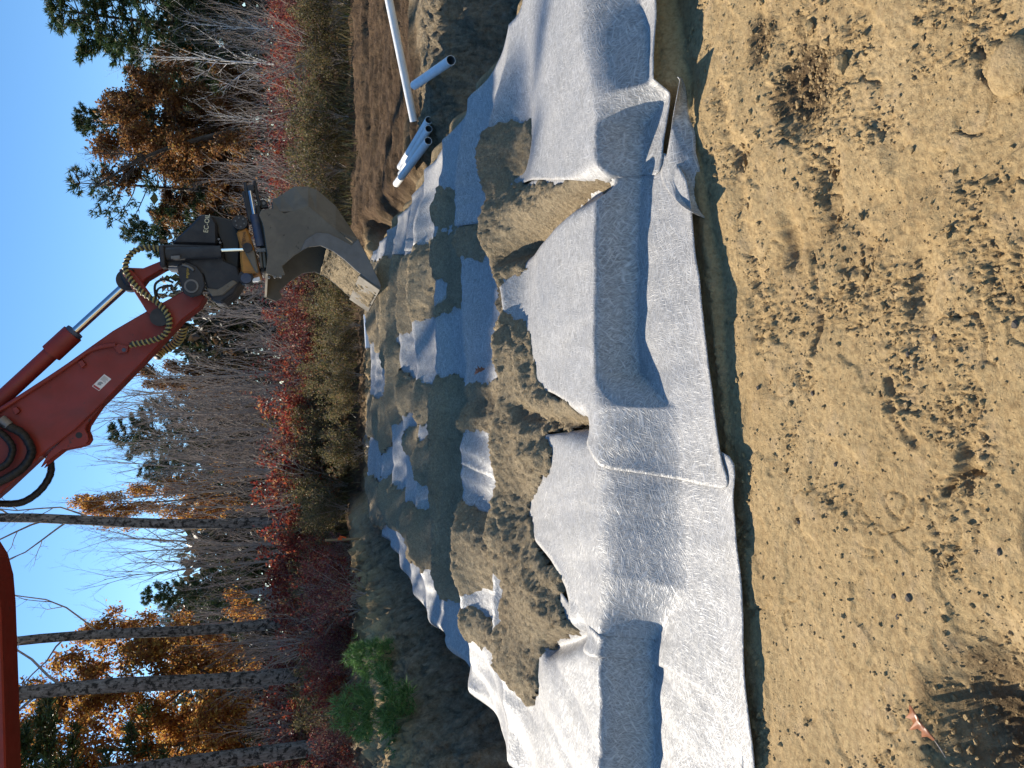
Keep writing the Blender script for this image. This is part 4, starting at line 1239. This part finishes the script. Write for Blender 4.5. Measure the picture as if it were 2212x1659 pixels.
def plant(pr, x, y, scale, rz, label, cat, group=None, name=None, zs=None, sink=0.05, lean=(0, 0)):
    r = empty(name or pr['name'], (x, y, gz(x, y) - sink))
    r.scale = (scale, scale, zs or scale); r.rotation_euler = (lean[0], lean[1], rz)
    for key, nm, mt in (('trunk', 'trunk', pr['wm']), ('limbs', 'limbs', pr['wm']), ('crown', 'crown', pr['cm'])):
        if pr.get(key) is not None:
            if key == 'limbs' and pr['crown'] is None: nm = 'crown'
            link(nm, pr[key], mt, r)
    tag(r, label, cat, group)
    return r


def L0(n=9, wig=0.05, up=0.05, taper=0.2, sides=7): return dict(n=n, wig=wig, up=up, taper=taper, sides=sides)
def LK(count, t0, spread, ratio, rr, n=5, wig=0.16, up=0.06, taper=0.3, sides=4, fall=0.5): return dict(count=count, t0=t0, spread=spread, ratio=ratio, rr=rr, n=n, wig=wig, up=up, taper=taper, sides=sides, fall=fall)


def bare(name, seed, H, r, cfg, mat):
    rs = np.random.default_rng(seed); out = [MB(), MB()]; tips = []
    grow(out, (0, 0, 0), (rs.normal(0, 0.05), rs.normal(0, 0.05), 1), H, r, 0, cfg, rs, tips)
    return proto_tree(name, out, None, None, mat)


def leafy(name, seed, H, r, cfg, wmat, lmat, nleaf, size, jit, zmin=0.0, clump=0.0):
    rs = np.random.default_rng(seed); out = [MB(), MB()]; tips = []
    grow(out, (0, 0, 0), (rs.normal(0, 0.06), rs.normal(0, 0.06), 1), H, r, 0, cfg, rs, tips)
    if clump:     # some limbs have dropped their leaves already
        tips = [t for t in tips if rs.uniform() > clump] or tips
    c = along(tips, nleaf, rs, jit)
    c = c[c[:, 2] > zmin]
    return proto_tree(name, out, leaf_mesh('crown', c, size, rs), lmat, wmat)


def pine(name, seed, H, hb, R, nwh, lmat, tuft=0.26, wid=0.05, nt=7, per=9, wmat=None, sparse=0.0, rtr=0.012):
    """whorled conifer: trunk, level boughs, tufts of needles"""
    rs = np.random.default_rng(seed); tr, lm = MB(), MB()
    zz = np.linspace(0, H, 12); wob = np.cumsum(rs.normal(0, 0.02 * H / 12, (12, 2)), 0)
    ctr = np.concatenate([wob, zz[:, None]], 1); ctr[0, :2] = 0
    tr.tube(ctr, H * rtr * (1 - zz / H * 0.9), 7, cap=False)
    cen = []
    for k in range(nwh):
        f = (k + rs.uniform(0, 0.8)) / nwh
        z = hb + (H - hb) * f
        pr_ = math.sin(min(1, (1 - f) * 1.15 + 0.06) * math.pi * 0.5) * (0.55 + 0.45 * min(1, f * 3.5))
        nb = rs.integers(3, 6); az0 = rs.uniform(0, 6.28)
        for j in range(nb):
            if rs.uniform() < sparse: continue
            L = R * pr_ * rs.uniform(0.55, 1.25); az = az0 + j * 6.28 / nb + rs.uniform(-0.3, 0.3)
            d = np.array([math.cos(az), math.sin(az), 0.05 + 0.5 * f]); n = 6
            p = np.array([np.interp(z, zz, ctr[:, 0]), np.interp(z, zz, ctr[:, 1]), z]); pts = [p]
            for i in range(n):
                d = norm(d + rs.normal(0, 0.09, 3) + np.array([0, 0, 0.03])); pts.append(pts[-1] + d * L / n)
            pts = np.array(pts)
            lm.tube(pts, np.linspace(0.028, 0.008, n + 1) * (H / 12), 4, cap=False)
            m = max(2, int(per * L / 1.3))
            for q in range(m):
                u = 0.3 + 0.7 * rs.uniform(); i0 = min(int(u * n), n - 1); fr = u * n - i0
                c = pts[i0] * (1 - fr) + pts[i0 + 1] * fr
                sl = L * 0.30 * (1.15 - u) + 0.12
                dd = norm(np.array([math.cos(az + rs.choice([-1, 1]) * rs.uniform(0.5, 1.2)), math.sin(az + rs.choice([-1, 1]) * rs.uniform(0.5, 1.2)), rs.uniform(-0.05, 0.4)]))
                for w in range(3):
                    cen.append((*(c + dd * sl * (0.35 + 0.33 * w) + rs.normal(0, 0.05, 3)), *dd))
    cen = np.array(cen); c = cen[:, :3]; ax = cen[:, 3:]
    n = len(c)
    a = np.repeat(ax, nt, 0) * 0.6 + rs.normal(0, 0.6, (n * nt, 3)) + [0, 0, 0.25]; a /= np.linalg.norm(a, axis=1, keepdims=True)
    b = rs.normal(0, 1, (n * nt, 3)); b -= (b * a).sum(1, keepdims=True) * a; b /= np.linalg.norm(b, axis=1, keepdims=True)
    cc = np.repeat(c, nt, 0); s = tuft * rs.uniform(0.6, 1.3, (n * nt, 1))
    v = np.stack([cc - b * wid * 0.5, cc + b * wid * 0.5, cc + a * s], 1).reshape(-1, 3)
    me = make_mesh('crown', v, np.arange(n * nt * 3).reshape(-1, 3), False)
    return proto_tree(name, [tr, lm], me, lmat, wmat or M['barkdark'])


TW = M['barktwig']
cfg_sap = [L0(10, 0.045, 0.05, 0.15, 6), LK(17, 0.22, 0.62, 0.36, 0.42, 5, 0.10, 0.10), LK(6, 0.25, 0.6, 0.42, 0.5, 4, 0.14, 0.06, 0.4, 3), LK(3, 0.3, 0.6, 0.5, 0.6, 3, 0.16, 0.03, 0.5, 3)]
cfg_thin = [L0(9, 0.05, 0.06, 0.15, 5), LK(11, 0.35, 0.5, 0.33, 0.4, 5, 0.09, 0.13), LK(4, 0.3, 0.55, 0.45, 0.5, 3, 0.14, 0.08, 0.4, 3)]
cfg_big = [L0(12, 0.03, 0.03, 0.45, 10), LK(13, 0.42, 0.8, 0.33, 0.28, 7, 0.13, 0.10, 0.25, 5), LK(6, 0.25, 0.7, 0.42, 0.45, 5, 0.15, 0.05, 0.3, 4), LK(5, 0.2, 0.7, 0.45, 0.5, 4, 0.17, 0.03, 0.4, 3), LK(3, 0.3, 0.7, 0.5, 0.55, 3, 0.2, 0, 0.5, 3)]
cfg_oak = [L0(9, 0.06, 0.05, 0.25, 7), LK(13, 0.22, 0.85, 0.42, 0.4, 6, 0.13, 0.08), LK(6, 0.25, 0.75, 0.42, 0.5, 4, 0.16, 0.04, 0.4, 3), LK(3, 0.3, 0.7, 0.5, 0.6, 3, 0.2, 0, 0.5, 3)]
cfg_shr = [L0(3, 0.1, 0.1, 0.6, 5), LK(12, 0.0, 0.55, 2.6, 0.8, 5, 0.14, 0.07, 0.3, 4, 0.1), LK(6, 0.2, 0.6, 0.42, 0.6, 4, 0.17, 0.05, 0.4, 3), LK(3, 0.2, 0.65, 0.5, 0.6, 3, 0.2, 0.02, 0.5, 3)]

sap = [bare('bare_tree', 400 + k, 7.0, 0.068, cfg_sap, TW) for k in range(5)]
thin = [bare('bare_sapling', 420 + k, 5.5, 0.040, cfg_thin, TW) for k in range(5)]
birch = [bare('white_birch', 440 + k, 7.5, 0.065, cfg_sap, M['birch']) for k in range(2)]
oaks = [leafy('oak_tree', 460 + k, 8.0, 0.11, cfg_oak, M['barkdark'], M['oak'], 15000, 0.13, 0.14, 0.0, 0.12) for k in range(2)]
browns = [leafy('brown_oak', 470 + k, 8.0, 0.11, cfg_oak, M['barkdark'], M['oakbrown'], 19000, 0.14, 0.15, 0.0, 0.05) for k in range(2)]
sh_red = [leafy('red_shrub', 480 + k, 0.55, 0.02, cfg_shr, TW, M['red1'], 2300, 0.085, 0.06, 0.35) for k in range(3)]
sh_mar = [leafy('maroon_shrub', 485 + k, 0.55, 0.02, cfg_shr, TW, M['red2'], 1700, 0.07, 0.06, 0.3) for k in range(3)]
sh_oli = [leafy('olive_shrub', 490 + k, 0.5, 0.018, cfg_shr, TW, M['olive'], 3000, 0.06, 0.06, 0.05) for k in range(3)]
sh_yel = [leafy('yellow_shrub', 495 + k, 0.55, 0.018, cfg_shr, TW, M['yellowleaf'], 1300, 0.07, 0.06, 0.3) for k in range(1)]
sh_bare = [bare('bare_shrub', 500 + k, 0.6, 0.02, cfg_shr, TW) for k in range(3)]
pines = [pine('pine_tree', 510 + k, 13.0, 4.2, 2.7, 22, M['pine'], tuft=0.22, nt=8, per=17) for k in range(3)]
pine_sp = pine('sparse_pine', 520, 12.0, 5.0, 2.3, 15, M['pine'], per=7, sparse=0.25)
pine_sh = [pine('shade_pine', 524 + k, 13.0, 3.8, 2.7, 15, M['pine'], per=7, sparse=0.38) for k in range(2)]
pine_top = pine('tall_pine', 521, 13.0, 8.2, 2.2, 11, M['pine'], tuft=0.22, nt=8, per=17)
seedl = [pine('pine_seedling', 530 + k, 1.0, 0.08, 0.5, 7, M['pinelight'], tuft=0.15, wid=0.011, nt=18, per=20, rtr=0.012) for k in range(2)]


def topz(dx, Y): return atY(dx, 800, Y).z


def put(pr, dy, Y, top, label, cat, H0, group=None, name=None, width=1.0, rz=None, lean=(0, 0)):
    x = x_for(dy, Y); g = gz(x, Y); h = topz(top, Y) - g
    s = h / H0
    return plant(pr, x, Y, s * width, rs.uniform(0, 6.28) if rz is None else rz, label, cat, group, name, s, lean=lean)


MARKS = [(85, 43, 'tallest dark pine'), (150, 29, 'white birch'), (300, 42, 'small crowned pine'), (425, 39, 'sparse pale pine'), (560, 11.3, 'excavator bucket'), (700, 11.3, 'red excavator arm'),
         (930, 47, 'wide dark pine'), (1131, 20.5, 'straight grey trunk'), (1268, 22, 'broken snag'), (1336, 21, 'mossy trunk nearest the snag'), (1444, 19, 'thick mossy trunk'), (1600, 17.5, 'leaning dark trunk')]


def where(dy, Y):
    m = min(MARKS, key=lambda q: abs(q[0] - dy))
    return (' in front of the ' if Y < m[1] - 0.8 else ' behind the ' if Y > m[1] + 0.8 else ' beside the ') + m[2]


PT = 'pine tree'
put(pines[0], 85, 43, 92, 'tallest dark pine with a broad ragged crown above the white birch', PT, 13.0, None, None, 1.45)
put(pine_top, 300, 42, 160, 'tall pine with bare lower trunk and a small dark crown', PT, 13.0, None, None, 0.95)
put(pine_sp, 425, 39, 138, 'sparse pale pine with thin crown beside the excavator arm', PT, 12.0, None, None, 1.1)
put(pines[1], 520, 46, 265, 'bushy pine rising directly behind the excavator hitch', PT, 13.0)
put(pines[2], 930, 47, 235, 'wide dark pine behind the bare trees in the middle of the wood', PT, 13.0, None, None, 1.1)
put(pines[1], 1010, 50, 300, 'lower pine standing against the wide dark pine', PT, 13.0)
put(pines[0], 1262, 44, 300, 'dark pine standing behind the broken grey snag', PT, 13.0, None, None, 0.85)
put(pine_sp, 1345, 40, 285, 'dark sparse pine hidden behind a mossy grey trunk', PT, 12.0)
put(pines[2], 1575, 45, 300, 'dark pine behind the orange oaks', PT, 13.0)
put(pines[1], 730, 52, 330, 'pine peeping out under the lower edge of the red arm', PT, 13.0)
for k, (dy, Y, top) in enumerate(((20, 39, 330), (150, 41, 340), (215, 46, 350), (390, 47, 380), (620, 50, 440), (820, 55, 440), (1110, 54, 470), (1180, 50, 430), (1430, 50, 420), (1640, 42, 330), (700, 56, 450), (-60, 44, 250), (1700, 44, 300), (1290, 56, 400), (1380, 58, 420), (1500, 56, 400), (1560, 60, 420), (1640, 58, 400), (1060, 58, 440), (960, 60, 440), (880, 58, 450), (560, 58, 420))):
    put(pines[k % 3], dy, Y, top, 'dark green pine filling in' + where(dy, Y), PT, 13.0, 'background pines', None, 1.25)
for dy, Y, top, lab, pr, w in ((1455, 27, 128, 'orange brown oak with glowing leaves behind the mossy trunk', oaks[0], 1.0), (1570, 26.5, 112, 'orange oak standing between two mossy trunks', oaks[1], 1.0),
                               (1625, 24.5, 300, 'golden brown oak low beside the leaning dark trunk', oaks[0], 1.2), (1385, 31, 225, 'reddish brown oak behind the second mossy trunk', oaks[1], 0.8), (1060, 36, 238, 'thin golden oak beside the straight grey trunk', oaks[0], 0.6),
                               (285, 36, 288, 'dense brown oak under the small pine crown', browns[0], 1.15), (385, 38, 292, 'dense brown oak behind the leaning dead branch', browns[1], 1.1),
                               (215, 37, 335, 'brown oak filling in left of the white birch', browns[0], 1.0), (470, 41, 380, 'brown oak half hidden by the excavator hitch', browns[1], 1.0), (850, 42, 352, 'small brown leaved oak against the sky below the arm', browns[0], 0.7)):
    put(pr, dy, Y, top, lab, 'oak', 8.0, None, None, w)
put(birch[0], 150, 29, 285, 'white barked birch with bare branches before the dark pines', 'birch', 7.5, rz=0.4, lean=(0, 0.05))
put(birch[1], 70, 32, 385, 'slim white birch near the edge of the wood', 'birch', 7.5, rz=2.4, lean=(0, 0.10))
put(birch[1], 280, 30, 440, 'small pale birch beside the tall pine trunk', 'birch', 7.5, None, None, 0.8)
put(birch[0], 445, 31, 500, 'short pale birch stem right beside the bucket hitch', 'birch', 7.5, None, None, 0.8)
rs = np.random.default_rng(77)
G1 = 'bare trees of the wood'
for k in range(46):
    dy = rs.uniform(-60, 1720); Y = rs.uniform(25, 44)
    top = rs.uniform(330, 470) if not (830 < dy < 1350) else rs.uniform(190, 400)
    if dy < 560: top = rs.uniform(380, 520)
    put(sap[k % 5], dy, Y, top, 'bare grey tree with fine upright twigs' + where(dy, Y), 'tree', 7.0, G1, None, rs.uniform(0.7, 1.1))
for k in range(24):
    dy = rs.uniform(800, 1260); Y = rs.uniform(23, 31)
    put(sap[k % 5], dy, Y, rs.uniform(190, 330), 'bare grey tree with fine upright twigs' + where(dy, Y), 'tree', 7.0, G1, None, rs.uniform(0.6, 0.9))
G2 = 'bare saplings at the wood edge'
for k in range(120):
    dy = rs.uniform(-60, 1720); Y = rs.uniform(20.5, 38)
    put(thin[k % 5], dy, Y, rs.uniform(400, 560), 'thin bare sapling' + where(dy, Y), 'sapling', 5.5, G2, None, rs.uniform(0.8, 1.3), lean=(rs.normal(0, 0.06), rs.normal(0, 0.06)))
# shrubs: red belt, olive brush before it
def shrubs(prs, n, ylo, yhi, smin, smax, label, cat, group, dys=(-80, 1740)):
    for k in range(n):
        Y = rs.uniform(ylo, yhi); dy = rs.uniform(*dys)
        plant(prs[k % len(prs)], x_for(dy, Y), Y, rs.uniform(smin, smax), rs.uniform(0, 6.28), label + where(dy, Y), cat, group)


shrubs(sh_red, 34, 19.5, 26, 0.7, 1.15, 'shrub with rust red leaves', 'shrub', 'red shrubs', (-40, 760))
shrubs(sh_red, 40, 18.5, 26, 0.7, 1.15, 'shrub with rust red leaves', 'shrub', 'red shrubs', (760, 1740))
shrubs(sh_mar, 70, 19, 30, 0.7, 1.25, 'twiggy shrub with dull maroon leaves', 'shrub', 'maroon shrubs')
shrubs(sh_oli, 110, 17.4, 22, 0.45, 0.85, 'low olive brown bush', 'shrub', 'olive bushes')
shrubs(sh_red, 16, 12.5, 17, 0.35, 0.6, 'knee high shrub with rust red leaves', 'shrub', 'red shrubs', (1190, 1740))
shrubs(sh_mar, 18, 11.0, 17, 0.35, 0.6, 'knee high shrub with maroon leaves', 'shrub', 'maroon shrubs', (1190, 1740))
shrubs(sh_oli, 16, 15.3, 17.2, 0.4, 0.65, 'low olive brown bush', 'shrub', 'olive bushes', (560, 1190))
shrubs(sh_bare, 10, 12, 17, 0.4, 0.7, 'knee high leafless shrub', 'shrub', 'leafless shrubs', (1190, 1740))
shrubs(sh_yel, 16, 20, 26, 0.6, 1.1, 'shrub with a few yellow leaves', 'shrub', 'yellow shrubs')
shrubs(sh_bare, 80, 18.0, 30, 0.7, 1.6, 'leafless grey twiggy shrub', 'shrub', 'leafless shrubs')
br = leafy('scarlet_shrub', 560, 0.4, 0.012, cfg_shr, TW, M['brightred'], 500, 0.09, 0.05, 0.3)
plant(br, x_for(1065, 18.2), 18.2, 0.8, 1.0, 'small shrub with glowing scarlet leaves below the straight trunk', 'shrub')
# young pines on the bank
for dy, Y, top, lab, pr, w in ((1412, 8.9, 742, 'smaller bright green pine seedling on the soil bank', seedl[0], 0.85), (1532, 7.7, 718, 'larger bright green pine seedling on the soil bank', seedl[1], 0.85)):
    put(pr, dy, Y, top, lab, 'seedling', 1.05, None, None, w)


# big trunks close by
def big(seed, dyb, dxb, Y, dyt, dxt, wpx, label, H=13.5, cfgm=cfg_big, bend=0.0):
    rs_ = np.random.default_rng(seed)
    b = np.array(atY(dxb, dyb, Y)); b[2] = gz(b[0], b[1]) - 0.05
    t = np.array(atY(dxt, dyt, Y))
    d = (t - b) / (t[2] - b[2])
    r = wpx / FD * (Y * 1.0) / 2
    out = [MB(), MB()]; tips = []
    n = 14
    zs_ = np.linspace(0, H, n)
    pts = np.stack([d[0] * zs_ + 0.05 * np.sin(zs_ * 0.9 + seed) + bend * zs_ ** 2, d[1] * zs_ + 0.04 * np.sin(zs_ * 0.7 + 2), zs_], -1)
    out[0].tube(pts, r * np.interp(zs_, [0, 0.4, 3, 8, H], [1.5, 1.12, 1.0, 0.82, 0.35]) * (1 + rs_.normal(0, 0.03, n)), 14, cap=False)
    k = cfgm[1]
    for j in range(k['count']):
        tt = k['t0'] + (1 - k['t0']) * (j + rs_.uniform(0, 1)) / k['count']; q = tt * (n - 1); i0 = min(int(q), n - 2)
        pp = pts[i0] + (pts[i0 + 1] - pts[i0]) * (q - i0)
        az = j * 2.4 + rs_.uniform(-0.5, 0.5); sp = k['spread'] * rs_.uniform(0.7, 1.2)
        nd = np.array([math.cos(az) * math.sin(sp), math.sin(az) * math.sin(sp), math.cos(sp)])
        grow([out[1]], pp, nd, H * k['ratio'] * (1 - 0.5 * tt) * rs_.uniform(0.7, 1.2), r * 0.19, 0, [dict(cfgm[1])] + cfgm[2:], rs_, tips)
    root = empty('mossy_tree', b)
    link('trunk', out[0].mesh('trunk'), M['barkgrey'], root); link('crown', out[1].mesh('crown'), TW, root)
    tag(root, label, 'tree')
    return root


big(1, 1131, 760, 20.5, 1123, 0, 21, 'straight grey trunk with bare crown, alone beside the survey stake')
big(2, 1334, 730, 21, 1389, 21, 21, 'mossy grey trunk nearest the broken snag')
big(3, 1443, 790, 19, 1500, 35, 31, 'thick mossy trunk rising behind the small pine seedling')
big(4, 1600, 746, 17.5, 1668, 290, 31, 'leaning dark mossy trunk beside the larger pine seedling')
# unseen pines added beyond the picture's left edge to shade the bed
for k, (x, y, H_, hb_) in enumerate(((-10.6, 17.9, 14.2, 5.0), (-12.0, 20.4, 15.0, 5.0), (-11.9, 24.5, 16.0, 7.5))):
    plant(pine_sh[k % 2], x, y, 1.05, 1.3 * k, ('unseen tall dark pine added for shade on the rise behind the excavator', 'unseen tall pine added for shade behind another on the rise', 'tallest unseen pine added for shade in the row behind the excavator')[k], PT, None, None, H_ / 13.0)
put(pine_top, 1612, 21.5, 60, 'high crowned pine added for shade right behind the leaning dark trunk', PT, 9.5, None, None, 1.5)  # high crown added to throw more shade on the bed
# broken snag
b = np.array(atY(735, 1268, 22)); b[2] = gz(b[0], b[1]) - 0.05; t = np.array(atY(527, 1279, 22))
mb = MB(); L = t - b; hh = np.linspace(0, 1, 7)
mb.tube(L * hh[:, None], np.interp(hh, [0, 0.75, 0.93, 1], [0.15, 0.13, 0.07, 0.01]), 10)
root = empty('dead_snag', b); mb.build('trunk', M['snag'], root)
mb = MB(); p0 = L * 0.33; mb.tube([p0, p0 + [-0.25, -0.05, -0.05], p0 + [-0.5, -0.1, -0.25]], [0.06, 0.05, 0.02], 7); mb.tube([p0 * 0.97, p0 + [0.25, -0.05, 0.0], p0 + [0.3, -0.05, -0.14]], [0.06, 0.04, 0.02], 7)
mb.build('broken_limb', M['snag'], root)
tag(root, 'broken off pale dead trunk with a splintered top', 'dead tree')
# leaning dead branch seen against the brown oaks
rs_ = np.random.default_rng(9)
out = [MB(), MB()]; tips = []
b = np.array(atY(600, 225, 34)); b[2] = gz(b[0], b[1]); q1 = np.array(atY(430, 300, 34)); q2 = np.array(atY(300, 345, 34)); q3 = np.array(atY(215, 400, 34))
c_ = catmull(np.array([b, q1, q2, q3]) - b, 5, False)
out[0].tube(c_, np.linspace(0.13, 0.03, len(c_)), 7, cap=False)
for j in range(12):
    i0 = rs_.integers(5, len(c_) - 1)
    grow([out[1]], c_[i0], (rs_.normal(-0.3, 0.5), rs_.normal(0, 0.4), 1), 2.2 * rs_.uniform(0.5, 1.2), 0.03, 0, [cfg_sap[1]] + cfg_sap[2:], rs_, tips)
root = empty('leaning_tree', b); link('trunk', out[0].mesh('trunk'), M['barkdark'], root); link('crown', out[1].mesh('crown'), M['barkdark'], root)
tag(root, 'dark bare tree leaning over in front of the dense brown oaks', 'tree')

# dry grass and brush at the foot of the wood
N = 16000
rs = np.random.default_rng(8)
gyv = rs.uniform(16.4, 22.0, N); gxv = rs.uniform(-0.6, 0.6, N) * gyv
keep = perlin(gxv * 0.5, gyv * 0.8, 15) + 0.25 > rs.uniform(-0.3, 0.7, N)
gxv, gyv = gxv[keep], gyv[keep]; n = len(gxv)
g0 = np.stack([gxv, gyv, ground_z(gxv, gyv) - 0.02], -1)
hh = rs.uniform(0.12, 0.55, (n, 1)) * np.interp(gyv, [16.4, 18], [0.5, 1.2])[:, None]
dd = rs.normal(0, 0.35, (n, 3)); dd[:, 2] = 1
bb = rs.normal(0, 1, (n, 3)); bb[:, 2] = 0; bb /= np.linalg.norm(bb, axis=1, keepdims=True)
w = 0.012
v = np.stack([g0 - bb * w, g0 + bb * w, g0 + dd * hh], 1).reshape(-1, 3)
o = link('dry_grass', make_mesh('dry_grass', v, np.arange(3 * n).reshape(-1, 3), False), M['drygrass'])
tag(o, 'dry tan and green grass along the foot of the wood', 'grass', kind='stuff')

# the far wood behind everything, one mass
N = 60000
fx = rs.uniform(-48, 48, N); fy = rs.uniform(48, 70, N)
cv = 8.6 + 2.0 * fbm(fx * 0.12, fy * 0.05, 16, 3) + np.interp(fx, [-40, 0, 25], [0.0, 0.0, 2.0])
fz = rs.uniform(0, 1, N) ** 0.8 * cv + 0.5
keep = perlin(fx * 0.35, fz * 0.5, 17) + 0.35 > rs.uniform(-0.2, 0.5, N)
c = np.stack([fx, fy, fz], -1)[keep]
o = link('far_woods', leaf_mesh('far_woods', c, 0.62, rs, 0.3, 0.7), M['farleaf'])
tag(o, 'dark mass of woods far behind the nearer trees', 'woods', kind='stuff')
print('TIMES total', time.time() - _T0)
